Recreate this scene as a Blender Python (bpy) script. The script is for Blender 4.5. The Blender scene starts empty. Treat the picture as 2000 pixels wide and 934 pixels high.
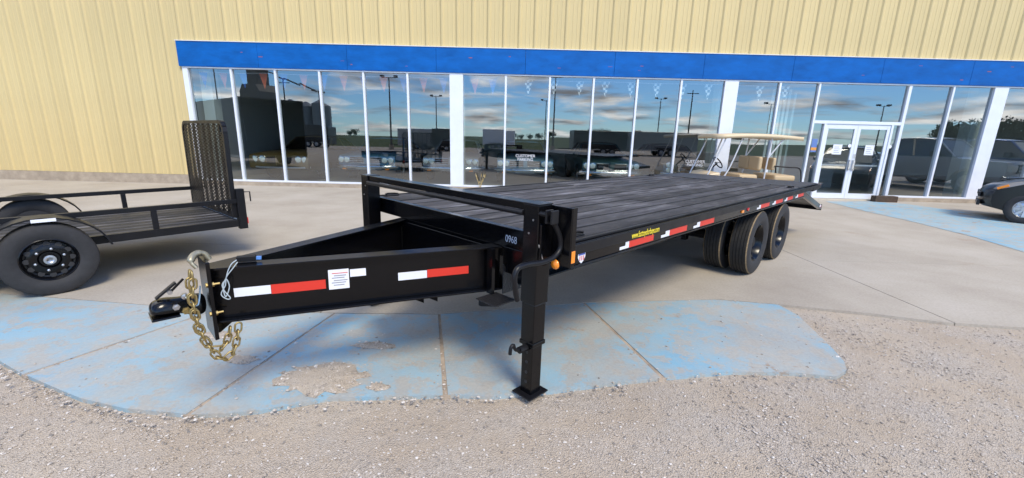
import bpy, bmesh, math, random
from mathutils import Vector, Matrix
R = math.radians
random.seed(7)
scn = bpy.context.scene
COL = scn.collection

# ------------------------------------------------------------------ camera
FPX, PITCH, ROLL, CAMH = 831.69, R(13.5016), R(1.4139), 1.57
def cam_axes():
    cp, sp, cr, sr = math.cos(PITCH), math.sin(PITCH), math.cos(ROLL), math.sin(ROLL)
    f = Vector((0, cp, -sp)); rt = Vector((1, 0, 0)); up = rt.cross(f)
    return cr*rt + sr*up, -sr*rt + cr*up, f
RT, UP, FW = cam_axes()
cam = bpy.data.cameras.new('camera'); camo = bpy.data.objects.new('camera', cam); COL.objects.link(camo)
camo.matrix_world = Matrix(((RT.x, UP.x, -FW.x, 0), (RT.y, UP.y, -FW.y, 0), (RT.z, UP.z, -FW.z, CAMH), (0, 0, 0, 1)))
cam.sensor_width = 36; cam.lens = FPX/2000*36; cam.clip_start = .05; cam.clip_end = 6000
scn.camera = camo
# ------------------------------------------------------------------ sky, sun, exposure
SUN_EL, SUN_AZ = R(50), R(152)          # azimuth clockwise from +Y: behind and to the right of the camera
w = bpy.data.worlds.new('World'); scn.world = w; w.use_nodes = True
nt = w.node_tree; nt.nodes.clear()
def N(tree, t, **k):
    n = tree.nodes.new(t)
    for a, b in k.items(): setattr(n, a, b)
    return n
out = N(nt, 'ShaderNodeOutputWorld'); bg = N(nt, 'ShaderNodeBackground'); bg.inputs[1].default_value = .11
sky = N(nt, 'ShaderNodeTexSky', sky_type='NISHITA'); sky.sun_disc = False
sky.sun_elevation = SUN_EL; sky.sun_rotation = SUN_AZ; sky.altitude = 500; sky.air_density = 1.0; sky.dust_density = .15; sky.ozone_density = 4.0
tc = N(nt, 'ShaderNodeTexCoord'); sep = N(nt, 'ShaderNodeSeparateXYZ'); nt.links.new(tc.outputs['Generated'], sep.inputs[0])
def M2(op, a, b, tree=nt):
    n = N(tree, 'ShaderNodeMath', operation=op)
    for i, x in enumerate((a, b)):
        if isinstance(x, (int, float)): n.inputs[i].default_value = x
        elif x is not None: tree.links.new(x, n.inputs[i])
    return n.outputs[0]
zz = M2('ADD', M2('MAXIMUM', sep.outputs[2], 0), .10)
comb = N(nt, 'ShaderNodeCombineXYZ')
nt.links.new(M2('DIVIDE', sep.outputs[0], zz), comb.inputs[0]); nt.links.new(M2('DIVIDE', sep.outputs[1], zz), comb.inputs[1])
n1 = N(nt, 'ShaderNodeTexNoise'); n1.inputs['Scale'].default_value = .8; n1.inputs['Detail'].default_value = 12; n1.inputs['Roughness'].default_value = .62
n1.inputs['Distortion'].default_value = .5
nt.links.new(comb.outputs[0], n1.inputs['Vector'])
cr = N(nt, 'ShaderNodeValToRGB'); cr.color_ramp.elements[0].position = .47; cr.color_ramp.elements[1].position = .62
nt.links.new(n1.outputs[0], cr.inputs[0])
n2 = N(nt, 'ShaderNodeTexNoise'); n2.inputs['Scale'].default_value = 1.3; n2.inputs['Detail'].default_value = 6
nt.links.new(comb.outputs[0], n2.inputs['Vector'])
cc = N(nt, 'ShaderNodeValToRGB'); e = cc.color_ramp.elements
e[0].position = .38; e[0].color = (2.9, 3.0, 3.25, 1); e[1].position = .66; e[1].color = (13.6, 13.2, 12.6, 1)
nt.links.new(n2.outputs[0], cc.inputs[0])
mx = N(nt, 'ShaderNodeMix', data_type='RGBA'); nt.links.new(cr.outputs[0], mx.inputs[0])
tint = N(nt, 'ShaderNodeMix', data_type='RGBA', blend_type='MULTIPLY'); tint.inputs[0].default_value = 1; tint.inputs[7].default_value = (.66, .93, 1.22, 1)
nt.links.new(sky.outputs[0], tint.inputs[6]); nt.links.new(tint.outputs[2], mx.inputs[6]); nt.links.new(cc.outputs[0], mx.inputs[7])
nt.links.new(mx.outputs[2], bg.inputs[0]); nt.links.new(bg.outputs[0], out.inputs[0])
sl = bpy.data.lights.new('sun', 'SUN'); sl.energy = 1.5; sl.angle = R(18); sl.color = (1, .9, .73)
so = bpy.data.objects.new('sun', sl); COL.objects.link(so)
sd = Vector((math.sin(SUN_AZ)*math.cos(SUN_EL), math.cos(SUN_AZ)*math.cos(SUN_EL), math.sin(SUN_EL)))
so.rotation_euler = (-sd).to_track_quat('-Z', 'Y').to_euler(); so.location = (0, -5, 20)
scn.view_settings.view_transform = 'Standard'; scn.view_settings.look = 'None'; scn.view_settings.gamma = 1
scn.view_settings.exposure = 1.22
scn.view_settings.use_curve_mapping = False

# ------------------------------------------------------------------ pixel (2000 x 934) to ground / wall
def ray(x, y): return RT*((x-1000)/FPX) - UP*((y-467)/FPX) + FW
CAMP = Vector((0, 0, CAMH))
def gnd(x, y, z=0):
    d = ray(x, y); return CAMP + d*((z-CAMH)/d.z)
WALL = 12.534
def onwall(x, y, Y=WALL):
    d = ray(x, y); return CAMP + d*(Y/d.y)

# ------------------------------------------------------------------ helpers
def tag(o, label=None, cat=None, group=None, kind=None):
    if label: o['label'] = label
    if cat: o['category'] = cat
    if group: o['group'] = group
    if kind: o['kind'] = kind
    return o
def empty(name, loc=(0, 0, 0), rz=0, label=None, cat=None, group=None):
    o = bpy.data.objects.new(name, None); COL.objects.link(o); o.location = loc; o.rotation_euler = (0, 0, rz)
    o.empty_display_size = .1
    return tag(o, label, cat, group)
def copy_tree(o, parent=None):
    c = o.copy(); COL.objects.link(c); c.parent = parent
    for ch in list(o.children): copy_tree(ch, c)
    return c
class MB:
    """collects shapes in one bmesh; build() links it as one mesh object"""
    def __init__(s): s.bm = bmesh.new()
    def box(s, x0, x1, y0, y1, z0, z1, M=None):
        vs = [s.bm.verts.new(Vector(p) if M is None else M @ Vector(p)) for p in
              ((x0,y0,z0),(x1,y0,z0),(x1,y1,z0),(x0,y1,z0),(x0,y0,z1),(x1,y0,z1),(x1,y1,z1),(x0,y1,z1))]
        for f in ((3,2,1,0),(4,5,6,7),(0,1,5,4),(1,2,6,5),(2,3,7,6),(3,0,4,7)): s.bm.faces.new([vs[i] for i in f])
        return s
    def bar(s, a, b, w, h=None, up=(0,0,1)):
        """rectangular bar from a to b, w wide, h tall"""
        a, b = Vector(a), Vector(b); h = h or w
        d = (b-a); L = d.length; d.normalize(); u = Vector(up)
        sx = d.cross(u)
        if sx.length < 1e-4: sx = d.cross(Vector((1,0,0)))
        sx.normalize(); uu = sx.cross(d)
        M = Matrix(((d.x,sx.x,uu.x,a.x),(d.y,sx.y,uu.y,a.y),(d.z,sx.z,uu.z,a.z),(0,0,0,1)))
        return s.box(0, L, -w/2, w/2, -h/2, h/2, M)
    def tube(s, pts, r, n=8, closed=False, cap=True):
        pts = [Vector(p) for p in pts]; rings = []; m = len(pts); prev = None
        rr = r if isinstance(r, (list, tuple)) else [r]*m
        for i, p in enumerate(pts):
            a = pts[i-1] if (i > 0 or closed) else p; b = pts[(i+1) % m] if (i < m-1 or closed) else p
            d = (b-a).normalized()
            if prev is None:
                k = Vector((0,0,1)) if abs(d.z) < .9 else Vector((1,0,0)); x = d.cross(k).normalized()
            else:
                x = prev - d*prev.dot(d); x.normalize()
            prev = x; y = d.cross(x)
            rings.append([s.bm.verts.new(p + (x*math.cos(2*math.pi*j/n) + y*math.sin(2*math.pi*j/n))*rr[i]) for j in range(n)])
        for i in range(m if closed else m-1):
            A, B = rings[i], rings[(i+1) % m]
            for j in range(n): s.bm.faces.new((A[j], A[(j+1)%n], B[(j+1)%n], B[j]))
        if cap and not closed: s.bm.faces.new(rings[0][::-1]); s.bm.faces.new(rings[-1])
        return s
    def lathe(s, prof, n=32, M=None, axis='y', cap=True):
        """prof: (axial, radius) pairs, spun about local y (or z)"""
        rings = []
        for a, r in prof:
            ring = []
            for j in range(n):
                t = 2*math.pi*j/n; c, q = math.cos(t)*r, math.sin(t)*r
                p = Vector((c, a, q)) if axis == 'y' else Vector((c, q, a))
                ring.append(s.bm.verts.new(M @ p if M else p))
            rings.append(ring)
        for A, B in zip(rings, rings[1:]):
            for j in range(n): s.bm.faces.new((A[j], A[(j+1)%n], B[(j+1)%n], B[j]))
        if cap and prof[0][1] > 1e-5: s.bm.faces.new(rings[0][::-1])
        if cap and prof[-1][1] > 1e-5: s.bm.faces.new(rings[-1])
        return s
    def prism(s, poly, d0, d1, M=None, axis='y'):
        """poly in (x,z) extruded along y from d0 to d1 (axis y), or (x,y) along z (axis z)"""
        f = (lambda p, d: Vector((p[0], d, p[1]))) if axis == 'y' else (lambda p, d: Vector((p[0], p[1], d)))
        if axis == 'x': f = lambda p, d: Vector((d, p[0], p[1]))
        A = [s.bm.verts.new(M @ f(p, d0) if M else f(p, d0)) for p in poly]; B = [s.bm.verts.new(M @ f(p, d1) if M else f(p, d1)) for p in poly]
        n = len(poly); s.bm.faces.new(A); s.bm.faces.new(B[::-1])
        for i in range(n): s.bm.faces.new((A[(i+1)%n], A[i], B[i], B[(i+1)%n]))
        return s
    def poly(s, pts):
        s.bm.faces.new([s.bm.verts.new(Vector(p)) for p in pts]); return s
    def build(s, name, mat, parent=None, smooth=None, bevel=0, seg=2, loc=None):
        bmesh.ops.recalc_face_normals(s.bm, faces=s.bm.faces)
        me = bpy.data.meshes.new(name); s.bm.to_mesh(me); s.bm.free()
        return link(name, me, mat, parent, smooth, bevel, seg, loc)
def link(name, me, mat, parent=None, smooth=None, bevel=0, seg=2, loc=None):
    if mat and not me.materials: me.materials.append(mat)
    o = bpy.data.objects.new(name, me); COL.objects.link(o); o.parent = parent
    if loc: o.location = loc
    if bevel:
        b = o.modifiers.new('bevel', 'BEVEL'); b.width = bevel; b.segments = seg; b.limit_method = 'ANGLE'; b.angle_limit = R(35)
    if smooth is not None:
        for p in me.polygons: p.use_smooth = True
        me.set_sharp_from_angle(angle=R(smooth))
    return o
def bez(pts, n=8):
    """Catmull-Rom through points"""
    P = [Vector(p) for p in pts]; P = [2*P[0]-P[1]] + P + [2*P[-1]-P[-2]]; o = []
    for i in range(1, len(P)-2):
        for k in range(n):
            t = k/n; a, b, c, d = P[i-1], P[i], P[i+1], P[i+2]
            o.append(.5*((2*b)+(c-a)*t+(2*a-5*b+4*c-d)*t*t+(3*b-a-3*c+d)*t**3))
    o.append(P[-2]); return o
def text(name, body, size, mat, parent, M, extrude=.0008, align='CENTER', shear=0, sx=1):
    cu = bpy.data.curves.new(name, 'FONT'); cu.body = body; cu.size = size; cu.extrude = extrude; cu.align_x = align; cu.align_y = 'CENTER'; cu.shear = shear
    t = bpy.data.objects.new(name, cu); COL.objects.link(t)
    dg = bpy.context.evaluated_depsgraph_get(); me = bpy.data.meshes.new_from_object(t.evaluated_get(dg))
    bpy.data.objects.remove(t); bpy.data.curves.remove(cu)
    me.transform(M @ Matrix.Diagonal((sx, 1, 1, 1))); me.materials.clear()
    return link(name, me, mat, parent)
def frameM(o, x, z):
    """matrix with local x along x, y along z-vector (text up), placed at o"""
    x = Vector(x).normalized(); y = Vector(z).normalized(); n = x.cross(y)
    return Matrix(((x.x,y.x,n.x,o[0]),(x.y,y.y,n.y,o[1]),(x.z,y.z,n.z,o[2]),(0,0,0,1)))

# ------------------------------------------------------------------ materials
MAT = {}
def mat(name, col, rough=.5, metal=0, spec=.5, noise=0, nscale=8, coat=0, bump=0, bscale=40, emit=None, ndetail=5, alpha=None, rvar=0, stretch=None):
    if name in MAT: return MAT[name]
    m = bpy.data.materials.new(name); m.use_nodes = True; t = m.node_tree; b = t.nodes['Principled BSDF']
    b.inputs['Base Color'].default_value = (*col, 1); b.inputs['Roughness'].default_value = rough; b.inputs['Metallic'].default_value = metal
    b.inputs['Specular IOR Level'].default_value = spec; b.inputs['Coat Weight'].default_value = coat; b.inputs['Coat Roughness'].default_value = .08
    if noise or bump or rvar:
        tcn = N(t, 'ShaderNodeTexCoord'); src = tcn.outputs['Object']
        if stretch:
            mp = N(t, 'ShaderNodeMapping'); mp.inputs['Scale'].default_value = stretch; t.links.new(src, mp.inputs[0]); src = mp.outputs[0]
        nz = N(t, 'ShaderNodeTexNoise'); nz.inputs['Scale'].default_value = nscale; nz.inputs['Detail'].default_value = ndetail; nz.inputs['Roughness'].default_value = .62
        t.links.new(src, nz.inputs['Vector'])
        if noise:
            rp = N(t, 'ShaderNodeValToRGB'); rp.color_ramp.elements[0].position = .3; rp.color_ramp.elements[1].position = .7
            rp.color_ramp.elements[0].color = (*[c*(1-noise) for c in col], 1); rp.color_ramp.elements[1].color = (*[min(1, c*(1+noise)) for c in col], 1)
            t.links.new(nz.outputs[0], rp.inputs[0]); t.links.new(rp.outputs[0], b.inputs['Base Color'])
        if rvar:
            mr = N(t, 'ShaderNodeMapRange'); mr.inputs[1].default_value = .3; mr.inputs[2].default_value = .7
            mr.inputs[3].default_value = max(.02, rough-rvar); mr.inputs[4].default_value = min(1, rough+rvar)
            t.links.new(nz.outputs[0], mr.inputs[0]); t.links.new(mr.outputs[0], b.inputs['Roughness'])
        if bump:
            n3 = N(t, 'ShaderNodeTexNoise'); n3.inputs['Scale'].default_value = bscale; n3.inputs['Detail'].default_value = 6; t.links.new(src, n3.inputs['Vector'])
            bp = N(t, 'ShaderNodeBump'); bp.inputs['Strength'].default_value = bump; bp.inputs['Distance'].default_value = .01
            t.links.new(n3.outputs[0], bp.inputs['Height']); t.links.new(bp.outputs[0], b.inputs['Normal'])
    if emit: b.inputs['Emission Color'].default_value = (*emit[:3], 1); b.inputs['Emission Strength'].default_value = emit[3]
    MAT[name] = m; return m
def glassmat(name, tint, f0):
    m = bpy.data.materials.new(name); m.use_nodes = True; t = m.node_tree; t.nodes.clear()
    o = N(t, 'ShaderNodeOutputMaterial'); tr = N(t, 'ShaderNodeBsdfTransparent'); tr.inputs[0].default_value = (*tint, 1)
    gl = N(t, 'ShaderNodeBsdfGlossy'); gl.inputs['Roughness'].default_value = 0; gl.inputs['Color'].default_value = (.93, .97, 1, 1)
    lw = N(t, 'ShaderNodeLayerWeight'); lw.inputs[0].default_value = .5; mxs = N(t, 'ShaderNodeMixShader')
    pw_ = M2('POWER', lw.outputs['Facing'], 5.0, t); fac = M2('ADD', M2('MULTIPLY', pw_, 1-f0, t), f0, t)
    t.links.new(fac, mxs.inputs[0]); t.links.new(tr.outputs[0], mxs.inputs[1]); t.links.new(gl.outputs[0], mxs.inputs[2]); t.links.new(mxs.outputs[0], o.inputs[0])
    MAT[name] = m; return m
black = mat('black_paint', (.0025, .0025, .0032), .2, spec=.34, rvar=.05, nscale=3)
satin = mat('satin_black', (.007, .007, .0085), .4, spec=.3, rvar=.08, nscale=5)
rubber = mat('tyre_rubber', (.022, .022, .024), .75, noise=.2, nscale=20)
tread = mat('tyre_tread', (.022, .021, .02), .85, noise=.35, nscale=30)
flash = mat('tread_edge_dust', (.22, .16, .09), .9, noise=.4, nscale=60)
steel = mat('bare_steel', (.55, .55, .56), .32, 1)
chrome = mat('chrome', (.8, .82, .85), .1, 1)
zinc = mat('yellow_zinc', (.42, .32, .14), .5, 1, noise=.25, nscale=40)
white_al = mat('white_frame', (.70, .73, .78), .4, noise=.04, nscale=3)
red_tape = mat('red_tape', (.62, .035, .02), .35)
white_tape = mat('white_tape', (.72, .74, .78), .35)
paper = mat('white_sticker', (.75, .76, .8), .5)
ink = mat('grey_print', (.25, .25, .28), .6)
redink = mat('red_print', (.6, .12, .1), .6)
amber = mat('amber_lens', (.9, .27, .02), .25, coat=.5)
redlens = mat('red_lens', (.55, .02, .015), .2, coat=.5)
yellow_dec = mat('yellow_decal', (.85, .68, .05), .4)
chalk = mat('chalk', (.42, .47, .55), .8)
dark = mat('dark_interior', (.02, .02, .022), .7)
glass = glassmat('window_glass', (.62, .67, .66), .21)
carglass = glassmat('car_glass', (.25, .28, .28), .10)
# ================================================================== GROUND
def ground_material():
    m = bpy.data.materials.new('gravel_and_field'); m.use_nodes = True; t = m.node_tree; b = t.nodes['Principled BSDF']; b.inputs['Roughness'].default_value = .95
    b.inputs['Specular IOR Level'].default_value = .2
    geo = N(t, 'ShaderNodeNewGeometry'); sp = N(t, 'ShaderNodeSeparateXYZ'); t.links.new(geo.outputs['Position'], sp.inputs[0])
    def noise(s, d=6, r=.6):
        n = N(t, 'ShaderNodeTexNoise'); n.inputs['Scale'].default_value = s; n.inputs['Detail'].default_value = d; n.inputs['Roughness'].default_value = r
        t.links.new(geo.outputs['Position'], n.inputs['Vector']); return n
    def ramp(src, *st):
        r = N(t, 'ShaderNodeValToRGB'); el = r.color_ramp.elements
        while len(el) < len(st): el.new(.5)
        for q, (p, c) in zip(el, st): q.position = p; q.color = (*c, 1)
        t.links.new(src, r.inputs[0]); return r.outputs[0]
    def mix(f, a, c, mode='MIX'):
        x = N(t, 'ShaderNodeMix', data_type='RGBA', blend_type=mode)
        if isinstance(f, float): x.inputs[0].default_value = f
        else: t.links.new(f, x.inputs[0])
        t.links.new(a, x.inputs[6]); t.links.new(c, x.inputs[7]); return x.outputs[2]
    sand = ramp(noise(1.1, 8).outputs[0], (.3, (.40, .325, .245)), (.5, (.475, .395, .305)), (.7, (.53, .455, .36)))
    v = N(t, 'ShaderNodeTexVoronoi'); v.inputs['Scale'].default_value = 130; t.links.new(geo.outputs['Position'], v.inputs['Vector'])
    peb = ramp(v.outputs['Color'], (.0, (.19, .17, .15)), (.5, (.42, .37, .32)), (1, (.62, .58, .53)))
    pm = ramp(noise(2.2, 5).outputs[0], (.42, (.08, .08, .08)), (.66, (.65, .65, .65)))
    grav = mix(pm, sand, peb)
    field = ramp(noise(.02, 6).outputs[0], (.35, (.045, .075, .022)), (.65, (.11, .12, .045)))
    fm = N(t, 'ShaderNodeMapRange'); fm.inputs[1].default_value = -34; fm.inputs[2].default_value = -38; t.links.new(sp.outputs[1], fm.inputs[0])
    t.links.new(mix(fm.outputs[0], grav, field), b.inputs['Base Color'])
    bp = N(t, 'ShaderNodeBump'); bp.inputs['Strength'].default_value = .7; bp.inputs['Distance'].default_value = .012
    t.links.new(v.outputs['Distance'], bp.inputs['Height'])
    bp2 = N(t, 'ShaderNodeBump'); bp2.inputs['Strength'].default_value = .5; bp2.inputs['Distance'].default_value = .03
    t.links.new(noise(9, 8).outputs[0], bp2.inputs['Height']); t.links.new(bp.outputs[0], bp2.inputs['Normal']); t.links.new(bp2.outputs[0], b.inputs['Normal'])
    return m
def slab_material(name, blue, lo=.24):
    m = bpy.data.materials.new(name); m.use_nodes = True; t = m.node_tree; b = t.nodes['Principled BSDF']; b.inputs['Roughness'].default_value = .85
    b.inputs['Specular IOR Level'].default_value = .3
    geo = N(t, 'ShaderNodeNewGeometry')
    def noise(s, d=7, r=.62, dist=0):
        n = N(t, 'ShaderNodeTexNoise'); n.inputs['Scale'].default_value = s; n.inputs['Detail'].default_value = d; n.inputs['Roughness'].default_value = r; n.inputs['Distortion'].default_value = dist
        t.links.new(geo.outputs['Position'], n.inputs['Vector']); return n.outputs[0]
    def ramp(src, *st):
        r = N(t, 'ShaderNodeValToRGB'); el = r.color_ramp.elements
        while len(el) < len(st): el.new(.5)
        for q, (p, c) in zip(el, st): q.position = p; q.color = (*c, 1)
        t.links.new(src, r.inputs[0]); return r.outputs[0]
    def mix(f, a, c, mode='MIX'):
        x = N(t, 'ShaderNodeMix', data_type='RGBA', blend_type=mode)
        if isinstance(f, float): x.inputs[0].default_value = f
        else: t.links.new(f, x.inputs[0])
        t.links.new(a, x.inputs[6]); t.links.new(c, x.inputs[7]); return x.outputs[2]
    conc = ramp(noise(.8), (.3, (.365, .32, .262)), (.52, (.43, .385, .32)), (.72, (.48, .435, .372)))
    grain = ramp(noise(45, 4), (.3, (.82, .82, .82)), (.7, (1, 1, 1)))
    conc = mix(1.0, conc, grain, 'MULTIPLY')
    dirt = ramp(noise(1.7, 9, .7, .4), (.60, (0, 0, 0)), (.66, (1, 1, 1)))
    dcol = ramp(noise(30, 3), (.3, (.27, .2, .145)), (.7, (.36, .28, .21)))
    if blue:
        paint = ramp(noise(1.4, 8, .65), (.3, (.29, .43, .49)), (.52, (.22, .41, .52)), (.70, (.10, .36, .56)))
        worn = ramp(noise(1.1, 10, .72), (.42, (lo, lo, lo)), (.62, (.88, .88, .88)))
        conc = mix(mix(ramp(noise(5.5, 12, .75), (.50, (0, 0, 0)), (.545, (.75, .75, .75))), worn, ramp(noise(.3, 1), (0, (0, 0, 0)), (1, (.12, .12, .12)))), conc, paint)
    x = mix(dirt, conc, dcol) if blue else mix(ramp(noise(.9, 9, .72, .3), (.62, (0, 0, 0)), (.70, (.6, .6, .6))), conc, dcol)
    t.links.new(x, b.inputs['Base Color'])
    bp = N(t, 'ShaderNodeBump'); bp.inputs['Strength'].default_value = .35; bp.inputs['Distance'].default_value = .006
    t.links.new(noise(60, 6), bp.inputs['Height']); t.links.new(bp.outputs[0], b.inputs['Normal'])
    return m
GZ = -.028
gm = ground_material(); conc_m = slab_material('concrete', False); blue_m = slab_material('blue_painted_concrete', True)
bm = bmesh.new()
xs = [-3000, -600, -120, -40, -12, -6, -3, 0, 3, 6, 12, 40, 120, 600, 3000]; ys = [-3000, -600, -150, -60, -34, -12, -4, 0, 2, 4, 8, 14, 40, 200, 800]
gv = [[bm.verts.new((x, y, GZ)) for y in ys] for x in xs]
for i in range(len(xs)-1):
    for j in range(len(ys)-1): bm.faces.new((gv[i][j], gv[i+1][j], gv[i+1][j+1], gv[i][j+1]))
me = bpy.data.meshes.new('ground'); bm.to_mesh(me); bm.free()
tag(link('ground', me, gm), kind='structure')
# --- painted ramp slabs along the gravel edge, and the big concrete apron behind them
seam = [(-150, 590), (0, 573), (420, 606), (655, 611), (858, 613), (1140, 591), (1400, 584), (1520, 594)]
ramps = [[(-150, 590), (0, 573), (420, 606), (45, 733), (0, 708), (-100, 650)],
         [(420, 606), (655, 611), (365, 811), (240, 801), (150, 781), (95, 757), (45, 733)],
         [(655, 611), (858, 613), (870, 772), (760, 776), (640, 780), (500, 804), (430, 810), (365, 811)],
         [(858, 613), (1140, 591), (1295, 738), (1180, 752), (1080, 766), (960, 776), (870, 772)],
         [(1140, 591), (1400, 584), (1520, 594), (1560, 615), (1630, 680), (1655, 708), (1660, 725), (1640, 738), (1560, 731), (1430, 727), (1295, 738)]]
def slab(name, pts, m, parent, top, bot, shrink=.012):
    pts = [Vector((p[0], p[1], 0)) for p in pts]; c = sum(pts, Vector())/len(pts)
    P = [p - (p-c).normalized()*shrink for p in pts]
    s = MB(); s.prism([(p.x, p.y) for p in P], bot, top, axis='z'); return s.build(name, m, parent)
apr = empty('concrete_apron'); tag(apr, kind='structure')
SLABS = []
for r_ in ramps:
    g = [gnd(*p) for p in r_]; SLABS.append([(p.x, p.y) for p in g]); slab('painted_slab', g, blue_m, apr, 0, GZ-.06, .018)
front = [gnd(*p) for p in seam]
edge = [Vector((-40, 4.6, 0)), Vector((-9, 4.9, 0))] + front + [gnd(1700, 612), gnd(1850, 630), gnd(2000, 640), Vector((14, 2.4, 0)), Vector((40, 2.2, 0))]
SLABS.append([(p.x, p.y) for p in edge] + [(40, 12.5), (-40, 12.5)])
# cut the apron into cast panels
bm = bmesh.new()
fv = [bm.verts.new((p.x, p.y, 0)) for p in edge] + [bm.verts.new((40, WALL-.02, 0)), bm.verts.new((-40, WALL-.02, 0))]
bm.faces.new(fv)
for co, no in [((x, 0, 0), (1, 0, 0)) for x in (-26, -19, -13.2, -7.4, -1.7, 4.1, 9.9, 15.7, 22, 30)] + [((0, y, 0), (.01, 1, 0)) for y in (5.75, 9.2)]:
    bmesh.ops.bisect_plane(bm, geom=bm.verts[:]+bm.edges[:]+bm.faces[:], plane_co=co, plane_no=no)
cells = [[v.co.copy() for v in f.verts] for f in bm.faces]; bm.free()
for c in cells:
    if len(c) > 2: slab('pavement_slab', c, conc_m, apr, 0, GZ-.06, .006)
# dirt in the joints
s = MB(); s.prism([(p.x, p.y+.02) for p in edge] + [(40, WALL), (-40, WALL)], GZ-.05, -.011, axis='z')
jm = mat('joint_dirt', (.36, .29, .22), .95, noise=.3, nscale=6)
o = s.build('joint_fill', jm, apr); 
for a, b in (((420, 606), (45, 733)), ((655, 611), (365, 811)), ((858, 613), (870, 772)), ((1140, 591), (1295, 738))):
    A, B = gnd(*a), gnd(*b); s = MB(); s.bar((A.x, A.y, -.022), (B.x, B.y, -.022), .06, .034); s.build('joint_sand', jm, apr)
# --- blue painted walk to the entrance door
wk = [(1612, 394), (1700, 394), (1770, 399), (1880, 414), (2000, 437), (2300, 500), (2300, 560), (2000, 493), (1900, 463), (1780, 433), (1690, 413)]
s = MB(); s.poly([gnd(*p) + Vector((0, 0, .005)) for p in wk]); wkm = slab_material('faded_walk_paint', True, .62)
tag(s.build('entrance_walk', wkm), kind='structure')
# --- gravel drifted on to the ramp
def blob(cx, cy, rx, ry, n=26, seed=1):
    rd = random.Random(seed); return [(cx + rx*math.cos(2*math.pi*i/n)*(rd.uniform(.6, 1.15)), cy + ry*math.sin(2*math.pi*i/n)*rd.uniform(.6, 1.15)) for i in range(n)]
DRIFT = [blob(625, 742, 95, 34, 30, 3), blob(730, 676, 45, 8, 20, 5), blob(470, 702, 40, 10, 18, 6), blob(430, 655, 48, 8, 18, 8), blob(740, 757, 26, 9, 14, 9)]
dm = mat('drift_gravel', (.38, .32, .26), .95, noise=.35, nscale=25, bump=.8, bscale=90)
for d_ in DRIFT:
    P = [gnd(*p) for p in d_]; c = sum(P, Vector())/len(P)
    s = MB(); top = s.bm.verts.new((c.x, c.y, .012)); mid = [s.bm.verts.new((c.x+(p.x-c.x)*.7, c.y+(p.y-c.y)*.7, .008)) for p in P]; rim = [s.bm.verts.new((p.x, p.y, .0015)) for p in P]
    n = len(P)
    for i in range(n):
        j = (i+1) % n; s.bm.faces.new((top, mid[i], mid[j])); s.bm.faces.new((mid[i], rim[i], rim[j], mid[j]))
    tag(s.build('gravel_drift', gm, None, 60), kind='stuff')
# --- loose stones
def inside(p, poly):
    c = False; n = len(poly); j = n-1
    for i in range(n):
        if (poly[i][1] > p[1]) != (poly[j][1] > p[1]) and p[0] < (poly[j][0]-poly[i][0])*(p[1]-poly[i][1])/(poly[j][1]-poly[i][1])+poly[i][0]: c = not c
        j = i
    return c
def stones(name, count, sampler, rmin, rmax, m, label=None):
    rd = random.Random(len(name)*31+count); V, F = [], []
    base = [Vector(v) for v in ((1,0,0),(-1,0,0),(0,1,0),(0,-1,0),(0,0,1),(0,0,-1),(.62,.62,.5),(-.6,.64,.45),(-.62,-.6,.5),(.6,-.63,.45))]
    fs = ((4,6,0),(4,7,2),(4,2,6),(4,1,7),(4,8,1),(4,3,8),(4,9,3),(4,0,9),(6,2,0),(7,1,2),(8,3,1),(9,0,3),(5,0,2),(5,2,1),(5,1,3),(5,3,0))
    k = 0
    while k < count:
        q = sampler(rd)
        if q is None: continue
        x, y, z = q; r = rmin*(rmax/rmin)**(rd.random()**2.2); a = rd.uniform(0, 6.28); ca, sa = math.cos(a), math.sin(a); fx, fy, fz = rd.uniform(.7, 1.3), rd.uniform(.6, 1.1), rd.uniform(.4, .75)
        o = len(V)
        for v in base:
            j = rd.uniform(.8, 1.2); px, py = v.x*fx*j, v.y*fy*j
            V.append((x + r*(px*ca-py*sa), y + r*(px*sa+py*ca), z + r*fz*(v.z*j + .45)))
        F += [(o+a_, o+b_, o+c_) for a_, b_, c_ in fs]; k += 1
    me = bpy.data.meshes.new(name); me.from_pydata(V, [], F); o = link(name, me, m); return tag(o, kind='stuff')
def stone_material():
    m = bpy.data.materials.new('stones'); m.use_nodes = True; t = m.node_tree; b = t.nodes['Principled BSDF']; b.inputs['Roughness'].default_value = .9
    geo = N(t, 'ShaderNodeNewGeometry'); r = N(t, 'ShaderNodeValToRGB'); el = r.color_ramp.elements; el.new(.45); el.new(.85)
    for q, p, c in zip(el, (0, .3, .75, 1), ((.20, .18, .16), (.38, .325, .265), (.47, .41, .35), (.62, .58, .53))): q.position = p; q.color = (*c, 1)
    t.links.new(geo.outputs['Random Per Island'], r.inputs[0]); t.links.new(r.outputs[0], b.inputs['Base Color']); return m
stm = stone_material()
def s_lot(rd):
    y = .75 + 3.9*rd.random()**1.7; x = rd.uniform(-1.35*y-.4, 1.35*y+.4)
    if any(inside((x, y), q) for q in SLABS): return None
    return x, y, GZ
def s_drift(rd):
    d_ = rd.choice(DRIFT[:1]*4 + DRIFT); c = rd.choice(d_); q = rd.random()**.6
    cx, cy = sum(p[0] for p in d_)/len(d_), sum(p[1] for p in d_)/len(d_); p = gnd(cx+(c[0]-cx)*q, cy+(c[1]-cy)*q); return p.x, p.y, .003
def s_slab(rd):
    x, y = rd.uniform(-3.2, 4.2), rd.uniform(2.0, 4.6)
    return (x, y, 0) if any(inside((x, y), q) for q in SLABS[:5]) else None
def s_edge(rd):
    q = rd.choice(SLABS[:5]); i = rd.randrange(len(q)); a, b = q[i], q[(i+1) % len(q)]; f = rd.random(); x, y = a[0]+(b[0]-a[0])*f, a[1]+(b[1]-a[1])*f
    return (x+rd.gauss(0, .03), y-abs(rd.gauss(0, .05)), -.004) if y < 3.3 else None
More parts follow.
